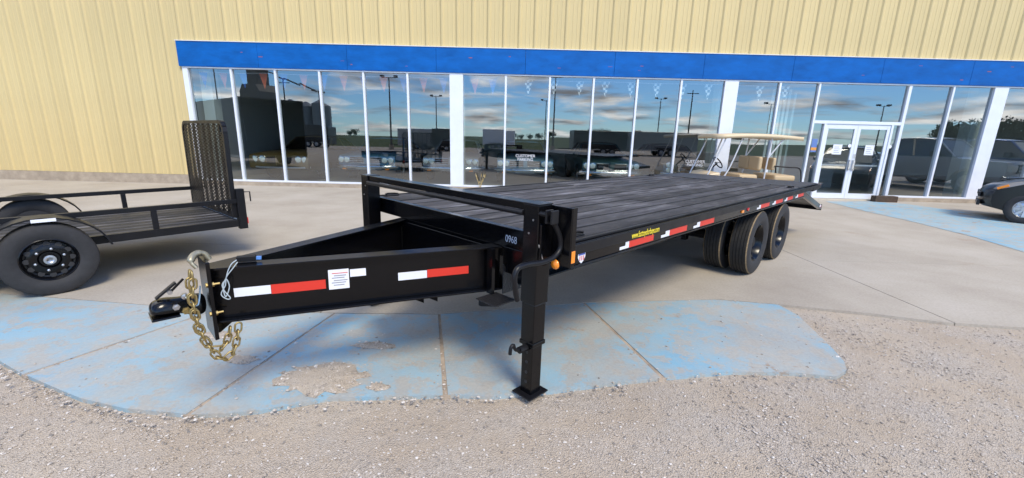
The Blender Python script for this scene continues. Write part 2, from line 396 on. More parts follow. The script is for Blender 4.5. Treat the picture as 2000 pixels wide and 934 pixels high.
stones('loose_gravel', 42000, s_lot, .0024, .0105, stm)
stones('gravel_on_drift', 1500, s_drift, .003, .013, stm)
stones('scattered_stones', 420, s_slab, .003, .011, stm)
TRACKS = [((1445, 735), (1650, 934)), ((1400, 742), (1560, 934)), ((1660, 640), (1960, 760)), ((1560, 620), (1830, 720)), ((60, 735), (330, 850))]
def s_track(rd):
    (x0, y0), (x1, y1) = rd.choice(TRACKS); f = rd.random(); p = gnd(x0+(x1-x0)*f+rd.gauss(0, 13), y0+(y1-y0)*f+rd.gauss(0, 5)); return (p.x, p.y, GZ+.003) if not any(inside((p.x, p.y), q) for q in SLABS) else None
stones('track_gravel', 1500, s_track, .0025, .010, stm)
stones('edge_stones', 900, s_edge, .004, .014, stm)

# ================================================================== BUILDING
bld = empty('showroom_building', (0, WALL, 0), 0, 'long yellow metal clad showroom with blue fascia and white framed windows', 'building')
Y0 = WALL
def bx(name, x0, x1, y0, y1, z0, z1, m, parent=bld, bevel=0):
    s = MB(); s.box(x0, x1, y0-Y0, y1-Y0, z0, z1); return s.build(name, m, parent, bevel=bevel)
yel = mat('yellow_cladding', (.60, .475, .228), .5, noise=.06, nscale=1.2, stretch=(1, 1, .3))
_t = yel.node_tree; _b = _t.nodes['Principled BSDF']; _src = _b.inputs['Base Color'].links[0].from_socket; _oi = N(_t, 'ShaderNodeObjectInfo'); _hs = N(_t, 'ShaderNodeHueSaturation'); _mr = N(_t, 'ShaderNodeMapRange'); _mr.inputs[3].default_value = .96; _mr.inputs[4].default_value = 1.04
_t.links.new(_oi.outputs['Random'], _mr.inputs[0]); _t.links.new(_mr.outputs[0], _hs.inputs['Value']); _t.links.new(_src, _hs.inputs['Color']); _t.links.new(_hs.outputs[0], _b.inputs['Base Color'])
blu = mat('blue_fascia_paint', (.001, .098, .37), .55, spec=.2, noise=.22, nscale=2.0, stretch=(1, 1, 2.5), rvar=.1)
scr = mat('fascia_scuff', (.25, .09, .13), .8)
cur = mat('foundation_concrete', (.36, .30, .23), .9, noise=.22, nscale=5, bump=.4)
ZB, ZT, FT = .16, 3.207, 3.90
PW = .42; XL, XR = -33.0, 33.0; WX0 = -9.22
def panel_mesh(z0, z1):
    prof = [(0, 0), (.035, -.030), (.075, -.030), (.11, 0), (.205, 0), (.215, -.006), (.235, -.006), (.245, 0), (.32, 0), (.33, -.006), (.35, -.006), (.36, 0), (PW-.003, 0)]
    bm = bmesh.new(); a = [bm.verts.new((x, y, z0)) for x, y in prof]; b = [bm.verts.new((x, y, z1)) for x, y in prof]
    c = [bm.verts.new((x, .02, z0)) for x in (0, PW-.003)]; d = [bm.verts.new((x, .02, z1)) for x in (0, PW-.003)]
    for i in range(len(prof)-1): bm.faces.new((a[i], a[i+1], b[i+1], b[i]))
    bm.faces.new((c[1], c[0], d[0], d[1])); bmesh.ops.recalc_face_normals(bm, faces=bm.faces)
    me = bpy.data.meshes.new('wall_panel'); bm.to_mesh(me); bm.free(); me.materials.append(yel); return me
full, upper = panel_mesh(.27, 8.2), panel_mesh(FT+.0, 8.2)
x = WX0 - PW*60
k = 0
while x < XR:
    me = full if x < WX0-.01 else upper
    o = link('wall_panel', me, None, bld, loc=(x, -.02, 0)); x += PW; k += 1
bx('foundation', WX0-PW*60, WX0-.005, Y0-.05, Y0+.2, -.05, .265, cur)
bx('foundation', WX0, 8.40, Y0-.09, Y0+.25, -.05, ZB-.045, cur)
bx('foundation', 10.95, XR, Y0-.09, Y0+.25, -.05, ZB-.045, cur)
bx('threshold', 8.41, 10.94, Y0-.12, Y0+.25, -.05, .03, mat('threshold', (.55, .5, .4), .7, noise=.15))
bx('wall_core', WX0-PW*60, WX0, Y0+.02, Y0+.3, .0, 8.2, dark); bx('wall_core', WX0, XR, Y0+.02, Y0+.3, FT, 8.2, dark)
# fascia: boards butted end to end, a drip cap above
x = WX0-.05; i = 0
while x < XR:
    L = 2.44 if i else 2.2
    bx('fascia_board', x, x+L-.006, Y0-.10, Y0+.2, ZT+.035, FT-.012, blu, bevel=.004); x += L; i += 1
bx('fascia_cap', WX0-.07, XR, Y0-.115, Y0+.02, FT-.011, FT+.006, mat('cap_metal', (.7, .7, .68), .5))
rd = random.Random(4)
for i in range(16):
    X = rd.uniform(WX0+.6, 15); Z = rd.uniform(ZT+.12, FT-.1); L = rd.uniform(.03, .12)
    bx('paint_scuff', X, X+L, Y0-.1018, Y0-.1005, Z, Z+rd.uniform(.006, .025), scr)
# window wall
def mull(x0, x1, z0=ZB, z1=ZT, name='mullion', y0=-.06): return bx(name, x0, x1, Y0+y0, Y0+.07, z0, z1, white_al, bevel=.004)
MW = .055
modules = [-9.11, -7.892, -6.67, -5.447, -4.227, -3.005, -1.81, None, -1.49, -.277, .943, 2.158, 3.371, 4.586, 5.806, None, 6.13, 7.32, 8.41, None, 10.93, 12.12, 13.26, None, 13.586, 14.8, 16.02, 17.24, 18.46, None, 18.8, 20.0, 21.2, 22.4, 23.6, 24.8]
mull(WX0, -9.11+MW/2, name='end_post')
for x in (-7.892, -6.67, -5.447, -4.227, -3.005, -.277, .943, 2.158, 3.371, 4.586, 7.32, 12.12, 14.8, 16.02, 17.24, 20.0, 21.2, 22.4, 23.6): mull(x-MW/2, x+MW/2)
for a, b in ((-1.81-MW/2, -1.49+MW/2), (5.806-MW/2, 6.13+MW/2), (13.26-MW/2, 13.586+MW/2), (18.46-MW/2, 18.8+MW/2)): mull(a, b, name='post', y0=-.07)
mull(8.41-MW/2, 8.41+MW/2, .03); mull(10.93-MW/2-.03, 10.93+MW/2, .03)
for a, b in ((WX0, 8.38), (10.96, 24.8)):
    bx('window_sill', a, b, Y0-.085, Y0+.08, ZB-.045, ZB, white_al, bevel=.004)
bx('window_head', WX0, 24.8, Y0-.075, Y0+.08, ZT, ZT+.033, white_al, bevel=.004)
def pane(x0, x1, z0, z1, parent=bld, y=0.0, name='window_pane'):
    s = MB(); s.poly([(x0, y, z0), (x1, y, z0), (x1, y, z1), (x0, y, z1)]); return s.build(name, glass, parent)
for a, b in zip(modules, modules[1:]):
    if a is None or b is None or a == 8.41: continue
    o = pane(a+MW/2-.004, b-MW/2+.004, ZB-.003, ZT+.003); o.rotation_euler = (R(random.uniform(-.16, .16)), 0, R(random.uniform(-.3, .3)))
    c = (a+b)/2; o.data.transform(Matrix.Translation((-c, 0, 0))); o.location.x = c
# entrance: transom, sidelights, two leaves
DT = 2.14
bx('transom_bar', 8.41+MW/2, 10.90-MW/2, Y0-.058, Y0+.06, DT, DT+.085, white_al, bevel=.004)
pane(8.43, 10.88, DT+.083, ZT+.003); mull(8.73, 8.79, .03, DT, 'door_jamb'); mull(10.63, 10.69, .03, DT, 'door_jamb')
pane(8.43, 8.735, .03, DT+.002, name='sidelight_pane'); pane(10.685, 10.88, .03, DT+.002, name='sidelight_pane')
def leaf(x0, x1, hinge):
    o = empty('door'); o.parent = bld; o.location = (0, -.012, 0)
    st = .085
    for nm, q in (('stile', (x0, x0+st, .04, DT-.004)), ('stile', (x1-st, x1, .04, DT-.004)), ('top_rail', (x0+st, x1-st, DT-.13, DT-.004)), ('bottom_rail', (x0+st, x1-st, .04, .19))):
        s = MB(); s.box(q[0], q[1], -.025, .02, q[2], q[3]); s.build(nm, white_al, o, bevel=.003)
    pane(x0+st-.003, x1-st+.003, .187, DT-.127, o)
    s = MB(); s.box(x0+st, x1-st, .03, .055, .98, 1.02); s.build('push_bar', white_al, o)
    hx = x1-.05 if hinge < 0 else x0+.05
    s = MB(); s.box(hx-.03, hx+.03, -.06, -.026, .86, 1.16); s.build('pull_handle', steel, o, bevel=.006)
    if hinge > 0:
        s = MB(); s.box(x0+.02, x0+.085, -.034, -.026, 1.2, 1.32); s.build('lock_plate', steel, o)
    cx = (x0+x1)/2
    s = MB(); s.box(cx-.13, cx+.13, -.004, -.002, 1.3, 1.58); n_ = s.build('notice', paper, o)
    for q in range(4):
        s = MB(); s.box(cx-.09, cx+.07-.03*(q % 2), -.0052, -.0045, 1.35+.05*q, 1.362+.05*q); s.build('print_line', ink, o)
    s = MB(); s.lathe([(-.006, 0), (-.006, .05), (-.003, .05)], 20, Matrix.Translation((x1-.13 if hinge < 0 else x1+.10, -.012, 1.55))); s.build('round_sticker', paper, o)
    return o
leaf(8.795, 9.708, -1); leaf(9.714, 10.627, 1)
s = MB(); s.box(8.5, 8.66, -.006, -.004, 1.35, 1.72); c_ = s.build('card_sticker', mat('sticker_blue', (.12, .2, .45), .4), bld)
s = MB(); s.box(8.5, 8.66, -.008, -.0065, 1.40, 1.48); s.build('sticker_band', mat('sticker_orange', (.7, .3, .05), .4), c_)
# customer parking lettering on the glass
for px, py in ((1026, 308), (1357, 319)):
    p = onwall(px, py); 
    for q, wd in ((.045, 'CUSTOMER'), (-.055, 'PARKING')):
        text('window_lettering', wd, .115, paper, bld, frameM((p.x, -.012, p.z+q), (1, 0, 0), (0, 0, 1)), sx=.95)
# inside of the showroom
inm = mat('interior_wall', (.5, .51, .5), .8); flm = mat('showroom_floor', (.32, .31, .30), .3, noise=.15, nscale=1)
bx('showroom_floor', WX0, XR, Y0+.26, Y0+11, -.02, .05, flm)
bx('back_wall', WX0, XR, Y0+11, Y0+11.2, 0, 4.2, inm); bx('side_wall', WX0-.2, WX0, Y0+.3, Y0+11, 0, 4.2, inm)
bx('side_wall', XR-.2, XR, Y0+.3, Y0+11, 0, 4.2, inm)
bx('ceiling', WX0, XR, Y0+.3, Y0+11, 3.6, 3.7, mat('ceiling_tile', (.32, .32, .31), .9))
for x in (-8.9, -1.65, 5.97, 13.42): bx('interior_column', x-.16, x+.16, Y0+.35, Y0+.67, .05, 3.6, mat('column_paint', (.62, .68, .66), .6))
bx('partition', 8.1, 8.16, Y0+.5, Y0+4, .05, 3.0, mat('partition_glass', (.45, .56, .55), .4)); bx('counter', 9.0, 11.5, Y0+3.0, Y0+3.6, .05, 1.1, mat('counter', (.4, .42, .42), .5))
for i in range(5): bx('vertical_blind', 7.45+.12*i, 7.52+.12*i, Y0+.5, Y0+.512, .3, 3.1, mat('blind_cloth', (.55, .62, .6), .7))
# pennant strings hung inside the glass
def checker():
    m = bpy.data.materials.new('checker_pennant'); m.use_nodes = True; t = m.node_tree; b = t.nodes['Principled BSDF']; c = N(t, 'ShaderNodeTexChecker'); c.inputs['Scale'].default_value = 14
    c.inputs[1].default_value = (.75, .78, .78, 1); c.inputs[2].default_value = (.05, .06, .07, 1); tcn = N(t, 'ShaderNodeTexCoord'); t.links.new(tcn.outputs['Object'], c.inputs[0]); t.links.new(c.outputs[0], b.inputs[0]); return m
chk = checker(); ora = mat('orange_pennant', (.62, .14, .06), .6); bpn = mat('blue_pennant', (.04, .14, .5), .6)
def pennants(xs_, mats, label):
    z = 3.12; r_ = empty('pennant_string', ((xs_[0]+xs_[-1])/2, WALL+.085, z), 0, label, 'pennant string', 'pennant strings inside the windows'); c = r_.location.x
    s = MB(); s.tube([(x-c, 0, .012*math.cos(i*1.9)) for i, x in enumerate(xs_)], .006, 5); s.build('cord', paper, r_)
    for i, x in enumerate(xs_):
        m = mats[i % len(mats)]; s = MB(); s.prism([(x-c-.12, 0), (x-c+.12, 0), (x-c+.01, -.42)], -.002, .002); s.build('pennant', m, r_)
pennants([-8.75+.56*i for i in range(13)], [bpn, ora], 'string of orange and blue pennants inside the windows beside the end post')
pennants([-1.15+.5*i for i in range(2)], [ora, bpn], 'short string of two pennants inside the window beside the wide post')
pennants([.35+.72*i for i in range(11)], [chk], 'string of black and white checkered pennants inside the windows')
# timber block and dry weeds by the door and windows
p = gnd(1752, 399); s = MB(); s.box(-.32, .32, -.09, .09, 0, .17)
tag(s.build('timber_block', mat('dark_timber', (.07, .045, .03), .85, noise=.3, nscale=12), None, bevel=.008, loc=(p.x, WALL-.26, 0)), 'short dark timber block lying on the pavement beside the entrance door', 'timber')
straw = mat('dry_straw', (.5, .38, .17), .9)
for k, (px, lab) in enumerate(((938, 'dry straw coloured weed tuft growing at the foot of the windows'),)):
    p = onwall(px, 362); t_ = empty('dry_weed', (p.x, WALL-.13, 0), 0, lab, 'weed'); rd = random.Random(k)
    for i in range(9):
        a = rd.uniform(-.5, .5); L = rd.uniform(.25, .5); s = MB(); s.tube([(0, 0, 0), (a*L*.4, -.03, L*.6), (a*L, -.05*rd.random(), L)], [.004, .004, .001], 5); s.build('stem', straw, t_)
        s = MB(); s.tube([(a*L*.9, -.03, L*.9), (a*L*1.05, -.03, L*1.08)], [.012, .003], 6); s.build('seed_head', straw, t_)
# ================================================================== EQUIPMENT TRAILER (u back along the trailer, v to its far side, z up)
ta, tt_ = R(45.18), R(.49); TO = Vector((.137, 2.387, 0))
TU = Vector((math.cos(ta)*math.cos(tt_), math.sin(ta)*math.cos(tt_), -math.sin(tt_))); TV = Vector((-math.sin(ta), math.cos(ta), 0)); TN = TU.cross(TV)
tr = empty('flatbed_trailer', label='long black flatbed equipment trailer with dual wheels and drop leg jacks', cat='trailer')
tr.matrix_world = Matrix(((TU.x,TV.x,TN.x,TO.x),(TU.y,TV.y,TN.y,TO.y),(TU.z,TV.z,TN.z,0),(0,0,0,1)))
def tplane(px, py, n, p0):
    """pixel -> trailer coordinates on the plane through p0 with normal n (both in trailer coordinates)"""
    L = lambda q: Vector((q.dot(TU), q.dot(TV), q.dot(TN)))
    d, c = L(ray(px, py)), L(CAMP-TO); n = Vector(n); k = (Vector(p0)-c).dot(n)/d.dot(n); return c + d*k
DZ, VN, VF, UF, UE, VC = 1.0, -.20, 2.20, .08, 6.85, 1.0
def tb(name, u0, u1, v0, v1, z0, z1, m=black, parent=tr, bevel=.003):
    s = MB(); s.box(u0, u1, v0, v1, z0, z1); return s.build(name, m, parent, bevel=bevel)
# deck boards, each its own plank
def plank_material():
    m = bpy.data.materials.new('black_stained_planks'); m.use_nodes = True; t = m.node_tree; b = t.nodes['Principled BSDF']
    tcn = N(t, 'ShaderNodeTexCoord'); oi = N(t, 'ShaderNodeObjectInfo'); geo = N(t, 'ShaderNodeNewGeometry')
    add = N(t, 'ShaderNodeVectorMath', operation='ADD'); t.links.new(tcn.outputs['Object'], add.inputs[0]); t.links.new(oi.outputs['Location'], add.inputs[1])
    def noise(sc, det, stretch):
        mp = N(t, 'ShaderNodeMapping'); mp.inputs['Scale'].default_value = stretch; t.links.new(add.outputs[0], mp.inputs[0])
        n = N(t, 'ShaderNodeTexNoise'); n.inputs['Scale'].default_value = sc; n.inputs['Detail'].default_value = det; n.inputs['Roughness'].default_value = .65; t.links.new(mp.outputs[0], n.inputs[0]); return n.outputs[0]
    r = N(t, 'ShaderNodeValToRGB'); el = r.color_ramp.elements; el.new(.5)
    for q, p, c in zip(el, (.32, .52, .72), ((.012, .012, .015), (.04, .039, .045), (.16, .157, .17))): q.position = p; q.color = (*c, 1)
    t.links.new(noise(4.5, 11, (.45, 2.6, 1)), r.inputs[0])
    hv = N(t, 'ShaderNodeHueSaturation'); mr = N(t, 'ShaderNodeMapRange'); mr.inputs[3].default_value = .45; mr.inputs[4].default_value = 1.7
    t.links.new(oi.outputs['Random'], mr.inputs[0]); t.links.new(mr.outputs[0], hv.inputs['Value']); t.links.new(r.outputs[0], hv.inputs['Color'])
    sy_ = N(t, 'ShaderNodeSeparateXYZ'); t.links.new(tcn.outputs['Object'], sy_.inputs[0])
    em = N(t, 'ShaderNodeMapRange'); em.inputs[1].default_value = (VF-VN-.12)/24-.020; em.inputs[2].default_value = (VF-VN-.12)/24-.009; em.inputs[3].default_value = 1; em.inputs[4].default_value = .12
    t.links.new(M2('ABSOLUTE', sy_.outputs[1], None, t), em.inputs[0])
    dk = N(t, 'ShaderNodeMix', data_type='RGBA', blend_type='MULTIPLY'); dk.inputs[0].default_value = 1; t.links.new(hv.outputs[0], dk.inputs[6]); t.links.new(em.outputs[0], dk.inputs[7])
    t.links.new(dk.outputs[2], b.inputs['Base Color'])
    rr = N(t, 'ShaderNodeMapRange'); rr.inputs[1].default_value = .3; rr.inputs[2].default_value = .7; rr.inputs[3].default_value = .42; rr.inputs[4].default_value = .75
    t.links.new(noise(3, 6, (.8, 2, 1)), rr.inputs[0]); t.links.new(rr.outputs[0], b.inputs['Roughness'])
    bp = N(t, 'ShaderNodeBump'); bp.inputs['Strength'].default_value = .35; bp.inputs['Distance'].default_value = .006; t.links.new(noise(9, 7, (.25, 5, 1)), bp.inputs['Height']); t.links.new(bp.outputs[0], b.inputs['Normal'])
    return m
pm = plank_material(); NP = 12; pw = (VF-VN-.12)/NP; U1 = 5.62
rd = random.Random(5)
for i in range(NP):
    v0 = VN+.06+pw*i; cut = [UF+.055, rd.choice((2.1, 2.7, 3.3, 3.9)), U1]
    for a, b in zip(cut, cut[1:]):
        dz = rd.uniform(-.004, .004); s = MB(); s.box(a+.002, b-.002, -pw/2+.0075, pw/2-.0075, -.04, 0)
        s.build('deck_plank', pm, tr, bevel=.007, loc=(0, v0+pw/2, DZ-.002+dz))
tb('front_channel', UF, UF+.05, VN+.02, VF-.02, .873, DZ+.004)
for side, v0, vo in (('n', VN, -1), ('f', VF, 1)):
    a, b = (v0+.012, v0+.055) if vo < 0 else (v0-.055, v0-.012)
    sc = tb('side_channel', UF, 5.75, a, b, .862, DZ-.012)
    a2, b2 = (v0+.03, v0+.058) if vo < 0 else (v0-.058, v0-.03)
    tb('deck_edge_strip', UF+.05, UE-.1, a2, b2, DZ-.011, DZ+.003, satin)
    rr_ = tb('rub_rail', UF, UE, *((v0, v0+.009) if vo < 0 else (v0-.009, v0)), .925, DZ-.015, satin)
    tb('bottom_flange', UF, 5.75, *((v0+.004, v0+.07) if vo < 0 else (v0-.07, v0-.004)), .850, .8615)
# beams
def ibeam(name, a, b, top, h=.30, fw=.10, m=black):
    s = MB(); A, B = Vector((a[0], a[1], 0)), Vector((b[0], b[1], 0))
    for z0, hh, ww in ((top-.006, .012, fw), (top-h+.006, .012, fw), (top-h/2, h-.0245, .009)):
        s.bar(A+Vector((0, 0, z0)), B+Vector((0, 0, z0)), ww, hh)
    return s.build(name, m, tr, bevel=.002)
TT = .872
nb0, nb1 = Vector((-1.42, .993, 0)), Vector((.09, .405, 0))
ibeam('tongue_beam', nb0, nb1, TT); ibeam('tongue_beam', (-1.42, 1.007), (.09, 1.595), TT-.002)
ibeam('main_beam', (.085, .40), (5.9, .40), TT-.004, fw=.12); ibeam('main_beam', (.085, 1.60), (5.9, 1.60), TT-.004, fw=.12)
for i in range(14):
    u = .35+.4*i; tb('crossmember', u-.02, u+.02, VN+.06, VF-.06, .869, DZ-.043, black, bevel=0)
tb('bulkhead_plate', .05, .06, .43, 1.57, .59, TT-.015)
tb('floor_plate', -.45, .05, .72, 1.28, .575, .583)
# front plate, coupler
tb('hitch_plate', -1.44, -1.422, VC-.10, VC+.10, .50, .915)
s = MB(); s.prism([(-1.42, .573), (-1.42, .50), (-1.40, .50), (-1.30, .573)], VC-.006, VC+.006); s.build('plate_gusset', black, tr)
cp = empty('coupler'); cp.parent = tr
s = MB()
sec = [(-1.672, .012, .685, .70), (-1.668, .045, .675, .722), (-1.65, .062, .668, .738), (-1.61, .066, .665, .746), (-1.575, .06, .662, .738), (-1.54, .05, .65, .735), (-1.50, .05, .625, .735), (-1.44, .05, .622, .738)]
rings = []
for u, hw, z0, z1 in sec:
    zm = z0+(z1-z0)*.45; rings.append([s.bm.verts.new((u, VC+q, z)) for q, z in ((-hw, z0), (hw, z0), (hw, zm), (hw*.75, z1-.008), (hw*.3, z1), (-hw*.3, z1), (-hw*.75, z1-.008), (-hw, zm))])
for A, B in zip(rings, rings[1:]):
    for j in range(8): s.bm.faces.new((A[j], A[(j+1)%8], B[(j+1)%8], B[j]))
s.bm.faces.new(rings[0]); s.bm.faces.new(rings[-1][::-1]); o = s.build('coupler_body', black, cp, 180); q = o.modifiers.new('s', 'SUBSURF'); q.levels = q.render_levels = 2
s = MB(); s.box(-1.672, -1.56, VC-.071, VC+.071, .655, .666); s.build('socket_lip', black, cp, bevel=.004)
s = MB(); s.bar((-1.64, VC, .748), (-1.555, VC-.0, .815), .03, .010); s.build('latch_lever', satin, cp, bevel=.002)
s = MB(); s.bar((-1.59, VC-.02, .768), (-1.525, VC-.02, .832), .008, .010); s.build('latch_trigger', satin, cp)
s = MB(); s.tube([(-1.585, VC-.03, .775), (-1.585, VC+.03, .775)], .011, 10); s.build('latch_pivot', steel, cp)
for q, (u, z, r_) in enumerate(((-1.572, .705, .016), (-1.535, .677, .019))):
    s = MB(); s.lathe([(-.07, 0), (-.07, r_*.6), (-.062, r_*.62), (-.0615, r_), (-.05, r_)], 6, Matrix.Translation((u, VC, z))); s.build('coupler_bolt', zinc if q else steel, cp)
s = MB(); s.lathe([(-.075, 0), (-.072, .014), (-.05, .014)], 10, Matrix.Translation((-1.535, VC, .755))); s.build('pin_head', steel, cp)
pts = bez([(-1.53, VC-.075, .75), (-1.51, VC-.08, .715), (-1.49, VC-.075, .70), (-1.475, VC-.06, .74), (-1.465, VC-.05, .79)], 6)
s = MB(); s.tube(pts, .004, 5); s.build('pin_cord', mat('blue_steel', (.4, .5, .58), .3, .8), cp)
for z in (.635, .79):
    s = MB(); s.lathe([(-.015, 0), (-.015, .013), (.02, .013), (.02, .006), (.045, .006), (.045, 0)], 6, Matrix.Translation((-1.43, VC-.065, z)) @ Matrix.Rotation(R(-90), 4, 'Z')); s.build('plate_bolt', zinc, tr)
# grab hook, safety chains (every link its own piece)
hk = bez([(-1.47, VC-.055, .885), (-1.487, VC-.04, .92), (-1.462, VC-.01, .945), (-1.425, VC, .94), (-1.405, VC, .905)], 6)
s = MB(); s.tube(hk, [.010]*6+[.017]*10+[.014]*(len(hk)-16), 8); s.build('grab_hook', mat('dull_brass', (.38, .34, .24), .45, .8, noise=.2, nscale=30), tr, 60)
def chain(pts, pitch=.040):
    ch = empty('safety_chain'); ch.parent = tr
    P = bez(pts, 14); acc = 0; last = P[0]; pos = [P[0].copy()]
    for a, b in zip(P, P[1:]):
        d = (b-a).length
        while acc + d >= pitch:
            t = (pitch-acc)/d; a = a + (b-a)*t; d = (b-a).length; pos.append(a.copy()); acc = 0
        acc += d
    ring = []
    for j in range(16):
        t = 2*math.pi*j/16; ring.append((math.cos(t)*.016 + (.0115 if math.cos(t) > 0 else -.0115), math.sin(t)*.0155, 0))
    s = MB(); s.tube(ring, .0047, 7, closed=True); o0 = s.build('chain_link', zinc, ch, 60); me = o0.data; first = True
    for i, (a, b) in enumerate(zip(pos, pos[1:])):
        d = (b-a).normalized(); k = Vector((0, 1, 0)) if abs(d.y) < .9 else Vector((0, 0, 1)); y = (k - d*k.dot(d)).normalized(); z = d.cross(y)
        if i % 2: y, z = z, -y
        o = o0 if first else link('chain_link', me, None, ch); first = False; c = (a+b)/2
        o.matrix_local = Matrix(((d.x,y.x,z.x,c.x),(d.y,y.y,z.y,c.y),(d.z,y.z,z.z,c.z),(0,0,0,1)))
cpx = lambda pts, v: [tplane(x, y, (0, 1, 0), (0, v, 0)) for x, y in pts]
chain(cpx([(374, 532), (377, 552), (376, 580), (381, 612), (392, 645), (408, 676), (432, 702), (452, 692), (462, 668), (466, 632)], VC-.13))
chain(cpx([(370, 530), (371, 560), (377, 600), (386, 640), (402, 668), (420, 684), (438, 676), (447, 655), (451, 630)], VC-.09))
# breakaway switch with its coiled cable
e_ = tplane(480, 512, (0, 0, 1), (0, 0, TT)); bd = (nb1-nb0).normalized(); bn = Vector((-bd.y, bd.x, 0))
if bn.y > 0: bn = -bn
def onweb(px, py, off=.055): return tplane(px, py, bn, nb0 + bn*off)
bs = empty('breakaway_switch'); bs.parent = tr
s = MB(); s.bar(e_-bd*.04+Vector((0, 0, .02)), e_+bd*.05+Vector((0, 0, .02)), .035, .03); s.build('switch_box', satin, bs, bevel=.003)
s = MB(); s.bar(e_+bd*.051+Vector((0, 0, .02)), e_+bd*.075+Vector((0, 0, .018)), .018, .016); s.build('switch_plug', mat('blue_plug', (.1, .25, .6), .4), bs)
cab = [onweb(x, y, .06) for x, y in ((462, 508), (452, 516), (445, 530), (441, 545), (434, 556), (438, 568), (450, 582), (443, 584), (432, 575), (440, 558), (442, 545), (448, 560), (441, 580), (436, 560), (443, 540), (455, 524), (464, 512))]
s = MB(); s.tube(bez(cab, 5), .0028, 5); s.build('coiled_cable', mat('cable_sheath', (.5, .58, .62), .35, .3), bs)
# conspicuity tape and stickers on the tongue web
def webquad(name, x0, x1, y0l, y1l, y0r, y1r, m, parent=tr, off=.0062):
    P = [onweb(x, y, off) for x, y in ((x0, y0l), (x1, y0r), (x1, y1r), (x0, y1l))]
    zt, zb = (P[0].z+P[1].z)/2, (P[2].z+P[3].z)/2
    A, B = P[3], P[2]; s = MB(); s.bar((A.x, A.y, (zt+zb)/2), (B.x, B.y, (zt+zb)/2), .0012, zt-zb); return s.build(name, m, parent)
webquad('white_tape', 458, 530, 563, 580, 557, 574, white_tape); webquad('red_tape', 530.5, 637, 555, 573, 547, 565, red_tape)
webquad('white_tape', 778, 834, 533, 548, 528, 543, white_tape); webquad('red_tape', 834.5, 915, 527, 542, 519, 534, red_tape)
st = webquad('spec_sticker', 643, 683, 527, 565, 525, 563, paper, off=.0075); webquad('maker_sticker', 684, 715, 527, 541, 523, 538, paper, off=.0062)
for i in range(6):
    y = 533+i*4.6; webquad('print_line', 648+(i % 2)*4, 679-(i % 3)*3, y, y+1.6, y-.8, y+.8, redink if i == 0 else ink, st, .0085)
# bend gusset, step and hangers on the near beam
s = MB(); s.box(-.02, .006, .355, .405, TT-.31, TT-.005); s.build('joint_stiffener', black, tr)
dp = mat('tread_plate', (.016, .016, .018), .35, bump=1.0, bscale=120)
sp_ = Vector((-.02, .30, .562)); s = MB(); s.box(-.13, .05, .20, .385, .548, .556); s.build('side_step', dp, tr, bevel=.002)
for u in (-.10, .03):
    s = MB(); s.prism([(.20, .547), (.385, .547), (.385, .50), (.36, .50)], u-.004, u+.004, axis='x'); s.build('step_bracket', black, tr)
s = MB(); s.prism([(.06, .555), (.06, .76), (.235, .555)], .33, .338); s.build('tread_gusset', dp, tr)
for u, v in ((-.42, .585), (-.34, .55)):
    s = MB(); s.prism([(u-.04, .5715), (u+.03, .5715), (u+.03, .53)], v-.004, v+.004); s.build('hose_tab', black, tr)
# chalk number and warning label on the deck front
text('chalk_number', '0968', .066, chalk, tr, frameM((UF-.0035, .285, .93), (0, -1, 0), (0, 0, 1)), sx=.8)
s = MB(); s.box(UF-.002, UF-.0008, .055, .105, .79, .872); lb = s.build('warning_label', mat('label_silver', (.62, .6, .58), .5), tr)
for z in (.815, .845): s = MB(); s.box(UF-.0032, UF-.0022, .058, .102, z, z+.012); s.build('label_band', mat('label_brown', (.3, .15, .06), .6), lb)
tb('front_plate', UF+.009, UF+.02, .37, 1.63, .80, .8725)
tb('front_apron_plate', UF, UF+.008, .02, .36, .70, .8725)
# jacks joined by a shaft and a header channel
def jack(v, near):
    j = empty('drop_leg_jack'); j.parent = tr
    def b2(name, *q, m=black, bevel=.004): s = MB(); s.box(*q); return s.build(name, m, j, bevel=bevel)
    b2('outer_tube', -.058, .058, v-.058, v+.058, .615, 1.205); b2('top_cap', -.062, .062, v-.062, v+.062, 1.2055, 1.2125)
    b2('middle_tube', -.051, .051, v-.051, v+.051, .36, .614); b2('collar', -.057, .057, v-.057, v+.057, .345, .372)
    b2('drop_leg', -.044, .044, v-.044, v+.044, .012, .344)
    for z in (.10, .165, .235, .30):
        s = MB(); s.lathe([(-.0452, 0), (-.0452, .011), (-.0442, .011)], 12, Matrix.Translation((0, v, z)) @ Matrix.Rotation(R(-90), 4, 'Z')); s.build('pin_hole', dark, j)
    s = MB(); s.box(-.085, .085, v-.075, v+.075, .0015, .0115)
    for q in s.bm.verts:
        if abs(q.co.x) > .08: q.co.z += .012
    s.build('foot_plate', satin, j, bevel=.002)
    s = MB(); s.tube([(-.05, v, .335), (-.115, v, .335)], .022, 10); s.build('spring_pin_housing', satin, j)
    s = MB(); s.tube(bez([(-.10, v, .335), (-.145, v, .35), (-.165, v, .385), (-.185, v, .375), (-.19, v, .335)], 5), .011, 7); s.build('pin_pull', satin, j, 60)
    for z, y in ((1.12, -.02), (1.04, .01)):
        s = MB(); s.lathe([(-.061, 0), (-.061, .006), (-.057, .006)], 8, Matrix.Translation((0, v+y, z)) @ Matrix.Rotation(R(-90), 4, 'Z')); s.build('bolt_head', steel, j)
    return j
jn = jack(0, True); jf = jack(VC*2, False)
tb('header_channel', -.045, .055, .0625, 2*VC-.0625, 1.165, 1.209)
s = MB(); s.tube([(-.055, .06, 1.15), (-.055, 2*VC-.06, 1.15)], .017, 12); s.build('drive_shaft', satin, tr, 60)
